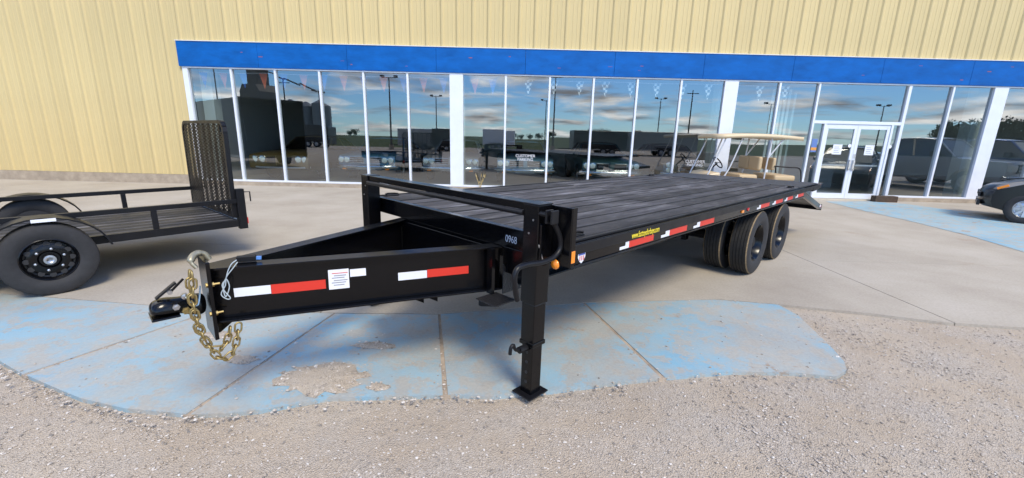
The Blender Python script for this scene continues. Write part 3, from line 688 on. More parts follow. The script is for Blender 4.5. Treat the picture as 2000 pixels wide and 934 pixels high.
for v, d in ((0, -1), (2*VC, 1)):
    a, b = sorted((v+d*.10, v+d*.20))
    tb('jack_bracket', .05, .058, *sorted((v+d*.035, v+d*.205)), .86, 1.20); tb('bracket_flange', .0585, .10, *sorted((v+d*.198, v+d*.205)), .86, 1.20)
    tb('bracket_web', -.05, .0495, *sorted((v+d*.06, v+d*.075)), .88, 1.10)
s = MB(); s.lathe([(-.014, 0), (-.012, .02), (0, .03), (.004, .03)], 20, Matrix.Translation((.048, -.105, .862)) @ Matrix.Rotation(R(-90), 4, 'Z')); s.build('clearance_light', amber, tr, 60)
s = MB(); s.box(.064, .097, -.2085, -.2052, .885, .955); s.build('amber_reflector', amber, tr, bevel=.003)
# crank
ck = empty('jack_crank'); ck.parent = tr
kp = cpx([(1078, 425), (1084, 440), (1093, 462), (1094, 485), (1082, 502), (1060, 512), (1030, 517), (1012, 524), (1005, 540), (1006, 562), (1010, 587)], -.14)
s = MB(); s.tube(bez(kp, 5), .015, 10); s.build('crank_handle', satin, ck, 60)
a_ = kp[0]; s = MB(); s.box(a_.x-.03, a_.x+.03, -.165, -.152, a_.z-.035, a_.z+.04); s.box(a_.x-.03, a_.x+.03, -.128, -.115, a_.z-.035, a_.z+.04); s.build('knuckle', satin, ck, bevel=.004)
s = MB(); s.tube([(a_.x, -.05, a_.z+.01), (a_.x, -.13, a_.z+.01)], .014, 8); s.build('input_shaft', satin, ck)
s = MB(); s.tube([(-.05, -.062, .985), (-.03, -.075, .90)], .005, 6); s.build('crank_clip', steel, ck)
# side lettering, tape, lights, shield
FV = VN-.0012
def side(name, u0, u1, z0, z1, m, v=VN-.0005, t=.0012): return tb(name, u0, u1, v-t, v, z0, z1, m, bevel=0)
VS = VN+.0115
for a, b, c in ((.605, .72, 1.064), (1.183, 1.32, 1.635), (1.767, 1.90, 2.22), (3.486, 3.62, 3.962), (4.094, 4.23, 4.555), (4.651, 4.78, 5.07), (5.227, 5.36, 5.70)):
    side('white_tape', a+.07, b, .872, .916, white_tape, VS); side('white_tape', a, a+.07, .872, .892, white_tape, VS); side('red_tape', b+.001, c, .872, .918, red_tape, VS)
text('web_address', 'www.fasttoysforboys.com', .062, yellow_dec, tr, frameM(((.698+1.147)/2, VN-.0015, .952), (1, 0, 0), (0, 0, 1)), sx=.60)
s = MB(); s.prism([(.15, .935), (.222, .935), (.222, .90), (.205, .875), (.186, .862), (.167, .875), (.15, .90)], VS-.0015, VS-.0003); sh = s.build('shield_sticker', paper, tr)
s = MB(); s.box(.156, .216, VS-.003, VS-.0018, .912, .93); s.build('shield_blue', mat('shield_blue', (.1, .14, .45), .5), sh)
for i in range(3): s = MB(); s.box(.165+.018*i, .173+.018*i, VS-.003, VS-.0018, .88, .908); s.build('shield_stripe', mat('shield_red', (.55, .12, .12), .5), sh)
side('model_decal', 2.45, 2.80, .925, .95, mat('dull_gold', (.35, .22, .1), .6), VS); side('amber_marker', 2.96, 3.02, .885, .91, amber, VS, .01)
s = MB(); s.lathe([(-.012, 0), (-.01, .018), (0, .022)], 14, Matrix.Translation((3.165, VS, .907))); s.build('round_marker', redlens, tr)
def dring(u, v):
    d = empty('tie_down'); d.parent = tr
    s = MB(); s.box(u-.07, u+.07, v-.035, v+.035, DZ+.0005, DZ+.008); s.build('base_plate', satin, d, bevel=.002)
    s = MB(); s.tube([(u-.06+.0*i + .06*(1-math.cos(i*math.pi/8)), v-.03+.03*math.sin(i*math.pi/8)*2, DZ+.018) for i in range(9)], .008, 7); s.build('ring', satin, d, 60)
for u in (.24, 5.35):
    for v in (VN+.12, VF-.12): dring(u, v)
# flip-over ramps lying flat to fill the tail, and the dovetail beneath
for v0, v1 in ((VN+.07, VC-.02), (VC+.02, VF-.07)):
    r_ = empty('folding_ramp'); r_.parent = tr
    s = MB(); s.box(U1+.03, UE-.02, v0, v1, DZ-.03, DZ+.002); s.build('ramp_plate', mat('ramp_steel', (.03, .03, .034), .45, noise=.2, nscale=6, bump=.5, bscale=70), r_, bevel=.003)
    for v in (v0+.02, v1-.02):
        s = MB(); s.box(U1+.03, UE-.02, v-.02, v+.02, DZ-.08, DZ-.031); s.build('ramp_rail', black, r_)
tb('tail_crossmember', U1-.02, U1+.025, VN+.06, VF-.06, DZ-.14, DZ-.002)
for v0, v1 in ((VN+.012, VN+.06), (VF-.06, VF-.012)):
    s = MB(); s.prism([(5.74, .94), (7.26, .60), (7.34, .60), (7.34, .53), (7.22, .53), (5.74, .862)], v0, v1); s.build('dovetail_rail', black, tr, bevel=.003)
    s = MB(); s.prism([(6.35, .895), (6.55, .985), (UE, .985), (UE, .94), (6.62, .90)], v0+.003, v1-.003); s.build('ramp_side_support', satin, tr)
s = MB(); s.prism([(5.76, .915), (7.30, .585), (7.30, .57), (5.76, .90)], VN+.061, VF-.061); s.build('dovetail_deck', satin, tr)
tb('tail_bumper', 7.345, 7.40, VN+.02, VF-.02, .50, .60)
tb('tail_light', 7.20, 7.27, VN+.0085, VN+.0112, .565, .60, redlens, bevel=0); tb('tail_tape', 7.12, 7.195, VN+.0085, VN+.0112, .575, .615, white_tape, bevel=0)
tb('corner_light', UE+.001, UE+.02, VN+.01, VN+.06, .955, .985, redlens)
# axles and dual wheels
def tyre_profile(R_, W_): return [(-W_*.40, R_*.56), (-W_*.5, R_*.68), (-W_*.52, R_*.80), (-W_*.49, R_*.92), (-W_*.43, R_*.975)], [(-W_*.43, R_*.975), (-W_*.385, R_*.995)], R_, W_
def wheel(parent, u, v, z, R_, W_, out, rim='dish', spokes=0, m=black, lugs=6, treadm=None):
    """wheel on an axle along local y; out=-1 faces -y"""
    wh = empty('wheel', (u, v, z)); wh.parent = parent
    tm = tread if treadm is None else treadm
    sw = [(-W_*.40, R_*.585), (-W_*.49, R_*.68), (-W_*.51, R_*.80), (-W_*.485, R_*.92), (-W_*.44, R_*.972)]
    s = MB(); s.lathe(sw, 40, cap=False); s.lathe([(-a, r) for a, r in sw], 40, cap=False); o = s.build('sidewall', rubber, wh, 50)
    pr = [(-W_*.44, R_*.972), (-W_*.39, R_*.996)]; s = MB()
    s.lathe(pr, 40, cap=False); s.lathe([(-a, r) for a, r in pr], 40, cap=False); s.build('shoulder', flash if treadm is None else rubber, wh, 50)
    s = MB(); g = W_*.39; q = []
    for k in range(5):
        a0 = -g + 2*g*k/5; a1 = -g + 2*g*(k+1)/5
        q += [(a0+.004 if k else a0, R_*.997), (a1-.004 if k < 4 else a1, R_*.997)] + ([(a1-.0035, R_*.975), (a1+.0035, R_*.975)] if k < 4 else [])
    s.lathe(q, 48, cap=False)
    s.build('tread', tm, wh)
    f = out
    if rim == 'dual':      # deep dish seen from outside
        p = [(f*W_*.40, R_*.59), (f*W_*.42, R_*.565), (f*W_*.36, R_*.53), (f*W_*.05, R_*.50), (-f*W_*.10, R_*.46), (-f*W_*.12, R_*.30), (-f*W_*.05, R_*.27), (-f*W_*.05, R_*.0)]
    else:
        p = [(f*W_*.40, R_*.59), (f*W_*.42, R_*.565), (f*W_*.36, R_*.53), (f*W_*.22, R_*.50), (f*W_*.20, R_*.46), (f*W_*.27, R_*.38), (f*W_*.28, R_*.24), (f*W_*.20, R_*.20), (f*W_*.20, 0)]
    s = MB(); s.lathe(p, 40, cap=False); rimo = s.build('rim', m, wh, 40)
    s = MB(); s.lathe([(-f*W_*.40, R_*.59), (-f*W_*.3, R_*.5), (-f*W_*.3, 0)], 24); s.build('inner_rim', dark, wh)
    if rim == 'dual':
        s = MB(); s.lathe([(-f*W_*.05, .07), (f*W_*.22, .062), (f*W_*.25, .05), (f*W_*.25, 0)], 20); s.build('hub', satin, wh, 40)
        for k in range(8):
            t = 2*math.pi*k/8; s = MB(); s.tube([(math.cos(t)*R_*.36, -f*W_*.12, math.sin(t)*R_*.36), (math.cos(t)*R_*.36, f*W_*.02, math.sin(t)*R_*.36)], .012, 6); s.build('lug_nut', satin, wh)
    elif rim == 'mod':
        for k in range(12):
            t = 2*math.pi*k/12; s = MB(); s.lathe([(0, 0), (0, .021), (f*.004, .024)], 12, Matrix.Translation((math.cos(t)*R_*.44, f*(W_*.235), math.sin(t)*R_*.44))); s.build('hand_hole', dark, wh)
        s = MB(); s.lathe([(f*W_*.2, .05), (f*W_*.38, .046), (f*W_*.40, .038)], 24); s.build('hub', satin, wh, 40)
        s = MB(); s.lathe([(f*W_*.385, .046), (f*W_*.42, .043), (f*W_*.43, .028), (f*W_*.40, .02), (f*W_*.40, 0)], 24); s.build('hub_cap', steel, wh, 40)
        for k in range(lugs):
            t = 2*math.pi*k/lugs+.3; s = MB(); s.lathe([(f*W_*.27, .013), (f*W_*.36, .011), (f*W_*.38, 0)], 6, Matrix.Translation((math.cos(t)*R_*.30, 0, math.sin(t)*R_*.30))); s.build('lug_nut', steel, wh)
        s = MB(); s.tube([(R_*.36, f*W_*.22, R_*.35), (R_*.39, f*W_*.33, R_*.38)], .005, 6); s.build('valve_stem', steel, wh)
    elif rim == 'alloy':
        for k in range(spokes):
            t = 2*math.pi*k/spokes
            for dt in (-.085, .085):
                s = MB(); s.bar((math.cos(t)*R_*.1, f*W_*.34, math.sin(t)*R_*.1), (math.cos(t+dt)*R_*.55, f*W_*.40, math.sin(t+dt)*R_*.55), .03, .022, up=(0, 1, 0)); s.build('spoke', m, wh, bevel=.003)
        s = MB(); s.lathe([(f*W_*.30, R_*.17), (f*W_*.40, R_*.15), (f*W_*.41, 0)], 20); s.build('hub_cap', m, wh, 40)
    return wh
WR, WW = .39, .225; zc = WR+.034
for u, dz in ((3.87, 0), (4.88, .009)):
    for v, f in ((VN+.03+WW/2, -1), (VN+.03+WW*1.5+.075, -1), (VF-.03-WW/2, 1), (VF-.03-WW*1.5-.075, 1)):
        wheel(tr, u, v, zc+dz, WR, WW, f, 'dual')
    s = MB(); s.tube([(u, VN+.3, zc+dz), (u, VF-.3, zc+dz)], .06, 10); s.build('axle', satin, tr)
for v in (.52, 1.48):
    for u in (3.35, 4.375, 5.4): tb('spring_hanger', u-.04, u+.04, v-.03, v+.03, .42, .571)
    for u in (3.87, 4.88): tb('leaf_spring', u-.47, u+.47, v-.03, v+.03, .485, .53, satin)
# ================================================================== UTILITY TRAILER at the left
ua = R(50); UO = Vector((-4.31, 3.80, 0))
ut = empty('utility_trailer', UO, ua, 'low black utility trailer with upright mesh ramp gate', 'trailer')
def ub(name, u0, u1, v0, v1, z0, z1, m=satin, parent=ut, bevel=.003): s = MB(); s.box(u0, u1, v0, v1, z0, z1); return s.build(name, m, parent, bevel=bevel)
VA, VB, UR, UFR = .24, 2.06, 1.72, -3.0
for v in (VA, VB):
    d = 1 if v == VA else -1
    ub('side_frame', UFR, UR, *sorted((v, v+d*.05)), .39, .475); ub('top_rail', UFR, UR-.02, *sorted((v-d*.002, v+d*.05)), .685, .735)
    for u in (-2.9, -1.9, -.85, .85): ub('upright', u-.025, u+.025, *sorted((v+d*.002, v+d*.048)), .476, .684)
    ub('corner_post', UR-.06, UR+.03, *sorted((v-d*.02, v+d*.06)), .36, .86)
    s = MB(); s.tube([(UR+.03, v, .82), (UR+.09, v-d*.02, .82), (UR+.09, v-d*.02, .70)], .009, 6); s.build('gate_latch', satin, ut)
    # fender
    fv0, fv1 = sorted((v-d*.245, v-d*.004)); pr = []
    for i in range(15):
        t = math.pi*(.06+.88*i/14); pr.append((math.cos(t)*.46, .345+math.sin(t)*.40))
    s = MB(); s.prism(pr + [(x*.965, (z-.345)*.965+.345) for x, z in pr[::-1]], fv0, fv1); s.build('fender', satin, ut, 30)
    wheel(ut, 0, v-d*.13, .342, .342, .205, -d, 'mod', treadm=mat('trailer_tread', (.05, .045, .038), .9, noise=.3, nscale=30))
ub('front_rail', UFR-.05, UFR, VA, VB, .39, .735)
s = MB(); s.box(-.045, .115, VA-.247, VA-.2455, .0, .03); o = s.build('fender_sticker', paper, ut); o.location = (-.02, .0, .705)
ub('axle', -.03, .03, VA-.1, VB+.1, .30, .36)
fw_ = (VB-VA-.1)/9
for i in range(9): s = MB(); s.box(UFR+.01, UR-.07, 0, fw_-.004, .435, .472); s.build('floor_board', pm, ut, loc=(0, VA+.052+fw_*i, 0))
ub('tail_frame', UR-.055, UR+.02, VA+.062, VB-.062, .39, .472); ub('light_edge', UR-.07, UR-.056, VA+.07, VB-.07, .4735, .484, white_al)
for v, d in ((VA, 1), (VB, -1)): ub('tail_light', UR+.0305, UR+.042, *sorted((v-d*.015, v+d*.05)), .42, .50, redlens)
tg = empty('tongue'); tg.parent = ut
for v in (VA+.05, VB-.05): s = MB(); s.bar((UFR, v, .42), (UFR-1.35, (VA+VB)/2, .42), .05, .075); s.build('tongue_rail', satin, tg)
s = MB(); s.tube([(UFR-1.1, (VA+VB)/2+.1, .012), (UFR-1.1, (VA+VB)/2+.1, .75)], .028, 10); s.box(UFR-1.17, UFR-1.03, (VA+VB)/2+.03, (VA+VB)/2+.17, 0, .012); s.build('tongue_jack', satin, tg)
# ramp gate with expanded mesh (real strands)
gt = empty('ramp_gate'); gt.parent = ut; gt.location = (UR-.085, (VA+VB)/2, .50); gt.rotation_euler = (0, R(.5), 0)
GW, GH = VB-VA-.10, 1.16
path = [(0, -GW/2, 0), (0, -GW/2, GH-.12)] + [(0, -GW/2+.12*(1-math.cos(t)), GH-.12+.12*math.sin(t)) for t in (R(30), R(60), R(90))] + [(0, GW/2-.12*(1-math.cos(t)), GH-.12+.12*math.sin(t)) for t in (R(90), R(60), R(30))] + [(0, GW/2, GH-.12), (0, GW/2, 0)]
s = MB(); 
for a, b in zip(path, path[1:]): s.bar(a, b, .04, .05, up=(1, 0, 0))
s.bar((0, -GW/2, .02), (0, GW/2, .02), .04, .04); s.build('gate_frame', satin, gt)
for i in range(7):
    v = -GW/2+GW*(i+1)/8; s = MB(); s.bar((.012, v, .02), (.012, v, GH-.02), .03, .025, up=(1, 0, 0)); s.build('gate_bar', satin, gt)
V_, F_ = [], []
def strand(a, b, w=.0062):
    a, b = Vector(a), Vector(b); d = (b-a).normalized(); n = Vector((0, -d.z, d.y))*w; k = len(V_); t = Vector((.003, 0, 0))
    V_.extend([tuple(a-n-t), tuple(a+n-t), tuple(b+n-t), tuple(b-n-t), tuple(a-n+t), tuple(a+n+t), tuple(b+n+t), tuple(b-n+t)])
    F_.extend([(k, k+1, k+2, k+3), (k+7, k+6, k+5, k+4), (k, k+4, k+5, k+1), (k+3, k+2, k+6, k+7)])
py_, pz_ = .046, .022
ny, nz_ = int(GW/py_), int((GH-.06)/pz_)
for i in range(ny):
    for j in range(nz_):
        y0 = -GW/2+.02+py_*i; z0 = .03+pz_*j
        if z0 > GH-.14 and (abs(y0+py_/2) > GW/2-.1): continue
        if (i+j) % 2: strand((-.018, y0, z0), (-.018, y0+py_, z0+pz_))
        else: strand((-.018, y0, z0+pz_), (-.018, y0+py_, z0))
me = bpy.data.meshes.new('gate_mesh'); me.from_pydata(V_, [], F_); o = link('gate_mesh', me, satin, gt); o['kind'] = 'stuff'

# ================================================================== VEHICLES
def loft_body(name, prof, halfw, m, parent, front_sweep=.12, rear_sweep=.08, crown=.03, tumble=None, nt=9, x0=None, x1=None, smooth=32):
    """side profile (closed, x along the car, z) carried across the width: plan sweep at both ends, crowned top, sides drawn in by tumble(z)"""
    x0 = min(p[0] for p in prof) if x0 is None else x0; x1 = max(p[0] for p in prof) if x1 is None else x1; L = x1-x0; zm = max(p[1] for p in prof)
    s = MB(); rings = []
    for j in range(nt):
        t = -1+2*j/(nt-1); tt = math.copysign(abs(t)**.8, t); row = []
        for x, z in prof:
            f = max(0, 1-(x-x0)/(L*.22)); r_ = max(0, 1-(x1-x)/(L*.2)); q = abs(tt)**3
            hw = halfw*(tumble(z) if tumble else 1)
            row.append(s.bm.verts.new((x + front_sweep*f*q - rear_sweep*r_*q, tt*hw*(1-.05*f*f-.04*r_*r_), z - crown*tt*tt*(max(0, z-.45)/max(.01, zm-.45)))))
        rings.append(row)
    n = len(prof)
    for A, B in zip(rings, rings[1:]):
        for i in range(n): s.bm.faces.new((A[i], A[(i+1)%n], B[(i+1)%n], B[i]))
    s.bm.faces.new(rings[0]); s.bm.faces.new(rings[-1][::-1])
    return s.build(name, m, parent, smooth)
def arch(cx, r, z0, n=9): return [(cx + r*math.cos(math.pi*(1-i/n)), z0 + r*math.sin(math.pi*(1-i/n))) for i in range(n+1)]
def cabin(parent, pts, hw0, hw1, roofm, glassm, z0):
    """greenhouse: pts = base front, roof front, roof rear, base rear (x,z); glass sides and a roof panel"""
    (ax, az), (bx_, bz), (cx, cz), (dx, dz) = pts
    def q(name, P, m): s = MB(); s.poly(P); o = s.build(name, m, parent); sm = o.modifiers.new('t', 'SOLIDIFY'); sm.thickness = .012; return o
    q('windscreen', [(ax, -hw0, az), (ax, hw0, az), (bx_, hw1, bz), (bx_, -hw1, bz)], glassm)
    q('rear_window', [(dx, hw0, dz), (dx, -hw0, dz), (cx, -hw1, cz), (cx, hw1, cz)], glassm)
    for sgn in (-1, 1):
        q('side_window', [(ax, sgn*hw0, az), (dx, sgn*hw0, dz), (cx, sgn*hw1, cz), (bx_, sgn*hw1, bz)], glassm)
        s = MB()
        for a, b in (((ax, sgn*hw0, az), (bx_, sgn*hw1, bz)), ((dx, sgn*hw0, dz), (cx, sgn*hw1, cz)), (((ax+dx)/2+.1, sgn*(hw0+.002), (az+dz)/2), ((bx_+cx)/2+.08, sgn*(hw1+.002), (bz+cz)/2))): s.bar(a, b, .06, .035)
        s.build('pillar', roofm, parent)
    s = MB(); n = 7; rows = []
    for i in range(n):
        f = i/(n-1); x = bx_-.03+(cx-bx_+.06)*f; zc = bz+(cz-bz)*f + .05*math.sin(math.pi*f)
        rows.append([s.bm.verts.new((x, t*(hw1+.02), zc+.035*(1-t*t))) for t in (-1, -.66, -.33, 0, .33, .66, 1)])
    for A, B in zip(rows, rows[1:]):
        for j in range(6): s.bm.faces.new((A[j], A[j+1], B[j+1], B[j]))
    o = s.build('roof', roofm, parent, 60); sm = o.modifiers.new('t', 'SOLIDIFY'); sm.thickness = .03
def arch_profile(front, rear, wheels, zb):
    """top outline from front to rear then back along the sill with wheel arches"""
    P = list(front)
    for cx, r, zc in sorted(wheels, key=lambda q: -q[0]): P += [(cx+r, zb)] + arch(cx, r, zc)[::-1][0:] + [(cx-r, zb)]
    return P
chromeg = mat('grille_dark', (.015, .015, .017), .4); lens = mat('headlamp_glass', (.75, .85, .85), .08, spec=.8, coat=.6)
def paint(name, col, metal=.3): return mat(name, col, .3, metal, coat=.9)
def classic(X, Yf, label, col, style, rz=0, xoff=0):
    """1960s coupe parked nose to the glass; local -x is the nose, world nose at Yf"""
    car = empty('classic_car', (X, Yf, .05), R(90)+rz, label, 'car', 'classic cars inside the showroom'); m = paint('car_'+style+str(round(X, 1)), col)
    prof = [(.02, .42), (.0, .62), (.03, .80), (.10, .845), (1.25, .93), (1.45, .95), (3.6, .95), (5.0, .90), (5.12, .75), (5.08, .45)] 
    prof = prof + [(4.75, .33)] + [(4.42, .33)] + arch(4.05, .37, .33)[::-1] + [(3.6, .30), (1.45, .30)] + arch(1.05, .37, .33)[::-1] + [(.62, .33), (.15, .36)]
    loft_body('body', prof, .95, m, car, .10 if style != 'beak' else -.16, .08, .035, lambda z: 1-.10*max(0, (z-.7))-.25*max(0, .5-z)*.6)
    cabin(car, [(1.75, .94), (2.35, 1.33), (3.35, 1.34), (4.15, .95)], .80, .62, m, carglass, .94)
    for x in (1.05, 4.05):
        for sy in (-1, 1): wheel(car, x, sy*.83, .335, .335, .2, sy, 'mod', m=steel, treadm=rubber, lugs=5)
    fx = -.012
    def fb(name, y0, y1, z0, z1, mm, d=.03, off=0): s = MB(); s.box(fx-d+off, fx+.06+off, y0, y1, z0, z1); return s.build(name, mm, car, bevel=.006)
    if style == 'stacked':
        lamps = [(sy*.76, z) for sy in (-1, 1) for z in (.60, .76)]
    elif style == 'beak': lamps = [(sy*y, .68) for sy in (-1, 1) for y in (.55, .76)]
    else: lamps = [(sy*y, .69) for sy in (-1, 1) for y in (.60, .79)]
    sw = .10 if style != 'beak' else -.10
    for y, z in lamps:
        off = sw*abs(y/.95)**3
        s = MB(); s.lathe([(.04, .098), (-.012, .098), (-.016, .086)], 22, Matrix.Translation((fx-.014+off, y, z)) @ Matrix.Rotation(R(-90), 4, 'Z')); s.build('lamp_bezel', chrome, car, 50)
        s = MB(); s.lathe([(-.012, .086), (-.024, .06), (-.03, 0)], 22, Matrix.Translation((fx-.014+off, y, z)) @ Matrix.Rotation(R(90), 4, 'Z') @ Matrix.Scale(-1, 4, (0, 1, 0))); s.build('headlamp', lens, car, 50)
    if style in ('split', 'stacked', 'bars'):
        for sy in (-1, 1):
            fb('grille', *sorted((sy*.07, sy*.49)), .60, .78, chromeg, .012)
            for z in (.605, .66, .72, .775): fb('grille_bar', *sorted((sy*.06, sy*.50)), z-.011, z+.011, chrome, .024)
        fb('nose_peak', -.05, .05, .56, .84, m, .05)
    elif style == 'beak':
        for sy in (-1, 1): fb('grille', *sorted((sy*.10, sy*.42)), .56, .74, chromeg, .04)
        fb('nose_peak', -.09, .09, .50, .80, m, .10)
        for y in (-.10, .10): fb('peak_trim', y-.012, y+.012, .50, .80, zinc, .11)
    else:
        for sy in (-1, 1):
            fb('grille', *sorted((sy*.10, sy*.47)), .56, .76, chromeg, .02)
            s = MB(); q = [(fx-.03, sy*.10, .56), (fx-.03, sy*.47, .56), (fx-.02, sy*.47, .76), (fx-.03, sy*.10, .76)]; s.tube(q, .011, 6, closed=True); s.build('grille_frame', chrome, car)
        fb('nose_peak', -.06, .06, .50, .82, m, .06)
    if style != 'beak':
        s = MB(); s.tube([(.13, -.96, .50), (.02, -.86, .49), (-.07, -.5, .48), (-.09, 0, .48), (-.07, .5, .48), (.02, .86, .49), (.13, .96, .50)], .06, 8); o = s.build('bumper', chrome, car, 60)
        s = MB(); s.box(-.085, -.05, -.30, .30, .40, .52); s.build('plate_recess', mat('plate_silver', (.6, .62, .6), .4), car)
        for sy in (-1, 1): fb('turn_lamp', *sorted((sy*.62, sy*.74)), .385, .42, amber, .05)
    else:
        s = MB(); s.tube([(-.02, -.9, .45), (-.10, -.6, .43), (-.10, .6, .43), (-.02, .9, .45)], .03, 8); s.build('bumper', steel, car, 60)
    if style in ('bars', 'plain'): text('grille_letters', 'GTO', .075, steel, car, frameM((fx-.04, .34, .665), (0, -1, 0), (0, 0, 1)))
    return car
classic(-7.15, 13.25, 'gold classic car with pointed nose behind the window next to the end post', (.15, .105, .035), 'beak')
classic(-4.72, 13.75, 'metallic blue classic car with split chrome grille, next to the gold one in the showroom', (.08, .24, .40), 'bars')
classic(-2.05, 13.9, 'silver grey classic car behind the wide window post', (.5, .51, .52), 'split')
classic(.36, 13.75, 'pale blue classic car with chrome bar grille parked behind the parking lettering', (.2, .36, .46), 'bars')
classic(3.08, 13.6, 'dark teal classic car with framed twin grilles inside the showroom', (.05, .12, .13), 'plain')
classic(5.72, 13.8, 'dark classic car with vertically stacked headlamps behind the golf cart', (.09, .10, .085), 'stacked')

# black hatchback entering at the right, parked along the wall with its nose to the left
hb = empty('black_hatchback', (11.12, 10.22, 0), R(-46), 'black compact hatchback with silver alloy wheels parked on the pavement', 'car'); bp_ = mat('black_car_paint', (.006, .006, .007), .28, spec=.3, coat=.25)
prof = [(.06, .30), (.0, .42), (.0, .60), (.05, .70), (.16, .78), (.55, .90), (1.05, .99), (2.0, 1.0), (3.9, 1.03), (4.28, .98), (4.34, .6), (4.28, .32)]
prof += [(3.86, .24)] + arch(3.46, .36, .30)[::-1] + [(3.05, .20), (1.30, .20)] + arch(.72, .36, .30)[::-1] + [(.33, .24)]
loft_body('body', prof, .87, bp_, hb, .20, .15, .06, lambda z: 1-.12*max(0, z-.6)-.12*max(0, .45-z), 13)
cabin(hb, [(1.02, .97), (1.85, 1.44), (3.3, 1.45), (4.15, 1.02)], .76, .58, bp_, carglass, 1)
for x in (.72, 3.46):
    for sy in (-1, 1): wheel(hb, x, sy*.765, .315, .315, .2, sy, 'alloy', 8, m=mat('alloy_silver', (.55, .56, .58), .3, .9), treadm=rubber)
for sy in (-1, 1):
    s = MB(); P = [(.15, .70), (.20, .775), (.42, .868), (.72, .935), (.50, .85), (.30, .765)]
    s.prism(P, sy*.70, sy*.872) if False else None
    A = [s.bm.verts.new((x+.035, sy*(.70+.03*i), z)) for i, (x, z) in enumerate(P)]; B = [s.bm.verts.new((x+.10, sy*(.80+.012*min(i, 4)), z-.012)) for i, (x, z) in enumerate(P)]
    s.bm.faces.new(A); s.bm.faces.new(B[::-1])
    for i in range(len(P)): s.bm.faces.new((A[i], A[(i+1) % len(P)], B[(i+1) % len(P)], B[i]))
    s.build('headlamp', mat('smoked_lens', (.22, .22, .22), .12, spec=.5), hb, 40)
    s = MB(); s.bar((.24, sy*.825, .715), (.40, sy*.842, .80), .03, .05); s.build('turn_signal', amber, hb, bevel=.006)
    s = MB(); s.box(1.42, 1.58, sy*.86, sy*1.0, .98, 1.10) if sy > 0 else s.box(1.42, 1.58, -1.0, -.86, .98, 1.10); s.build('door_mirror', bp_, hb, bevel=.03)
s = MB(); s.box(-.012, .03, -.5, .5, .50, .60); s.build('grille', chromeg, hb, bevel=.01)
s = MB(); s.box(-.006, .05, -.55, .55, .30, .42); s.build('lower_intake', chromeg, hb, bevel=.01)

# pickups parked further right (seen mirrored in the glass)
def pickup(loc, rz, label, col):
    p = empty('pickup_truck', loc, rz, label, 'pickup truck', 'pickup trucks parked beyond the hatchback'); m = paint('truck_'+label[:6], col, .5)
    prof = [(.05, .48), (.0, .62), (.0, 1.08), (.06, 1.16), (1.35, 1.24), (1.55, 1.26), (3.75, 1.27), (3.77, 1.30), (5.75, 1.30), (5.8, .75), (5.75, .58)]
    prof += [(5.2, .52)] + arch(4.72, .47, .42)[::-1] + [(4.2, .42), (1.55, .42)] + arch(1.02, .47, .42)[::-1] + [(.5, .46)]
    loft_body('body', prof, 1.0, m, p, .10, .02, .04, lambda z: 1-.06*max(0, z-.9)-.1*max(0, .6-z), 11)
    cabin(p, [(1.5, 1.25), (2.15, 1.86), (3.45, 1.87), (3.72, 1.27)], .92, .74, m, carglass, 1.25)
    for x in (1.02, 4.72):
        for sy in (-1, 1): wheel(p, x, sy*.86, .40, .40, .27, sy, 'alloy', 6, m=mat('truck_alloy', (.5, .51, .53), .35, .8), treadm=rubber)
    s = MB(); s.box(-.03, .05, -.55, .55, .78, 1.06); s.build('grille', chromeg, p, bevel=.01)
    for z in (.86, .97): s = MB(); s.box(-.045, .0, -.55, .55, z-.02, z+.02); s.build('grille_bar', steel, p)
    for sy in (-1, 1): s = MB(); s.box(*((-.02, .12) + tuple(sorted((sy*.58, sy*.92))) + (.82, 1.04))); s.build('headlamp', lens, p, bevel=.02)
    s = MB(); s.tube([(.16, -1.0, .62), (-.06, -.8, .60), (-.1, 0, .60), (-.06, .8, .60), (.16, 1.0, .62)], .09, 8); s.build('bumper', chrome, p, 60)
    s = MB(); s.box(5.8, 5.92, -.9, .9, .55, .72); s.build('rear_bumper', chrome, p, bevel=.01)
    for sy in (-1, 1): s = MB(); s.box(*((1.9, 2.1) + tuple(sorted((sy*1.0, sy*1.2))) + (1.25, 1.45))); s.build('door_mirror', dark, p, bevel=.02)
    return p
pickup((17.2, 10.5, 0), R(-110), 'silver grey pickup truck parked beyond the black hatchback', (.5, .51, .52))
pickup((20.5, 9.9, 0), R(-110), 'bright blue pickup truck parked beyond the silver grey pickup', (.01, .07, .32))

# ================================================================== GOLF CART
gc = empty('golf_cart', (5.93, 11.15, 0), 0, 'beige golf cart with roof and tan seats parked against the windows', 'golf cart')
gc.scale = (.87, 1, 1)
tan = mat('tan_vinyl', (.50, .37, .21), .5); cream = mat('cream_plastic', (.62, .49, .31), .45); tubem = mat('cart_tube', (.6, .6, .6), .35, .2)
s = MB(); rows = []
for i in range(9):
    f = i/8; x = -1.22+2.44*f; rows.append([s.bm.verts.new((x*(1 if abs(t) < .9 else .97), t*.60, 1.70+.07*math.sin(math.pi*(.1+.8*f))+.03*(1-t*t))) for t in (-1, -.8, -.4, 0, .4, .8, 1)])
for A, B in zip(rows, rows[1:]):
    for j in range(6): s.bm.faces.new((A[j], A[j+1], B[j+1], B[j]))
o = s.build('canopy', cream, gc, 60); q = o.modifiers.new('t', 'SOLIDIFY'); q.thickness = .085; q.offset = -1
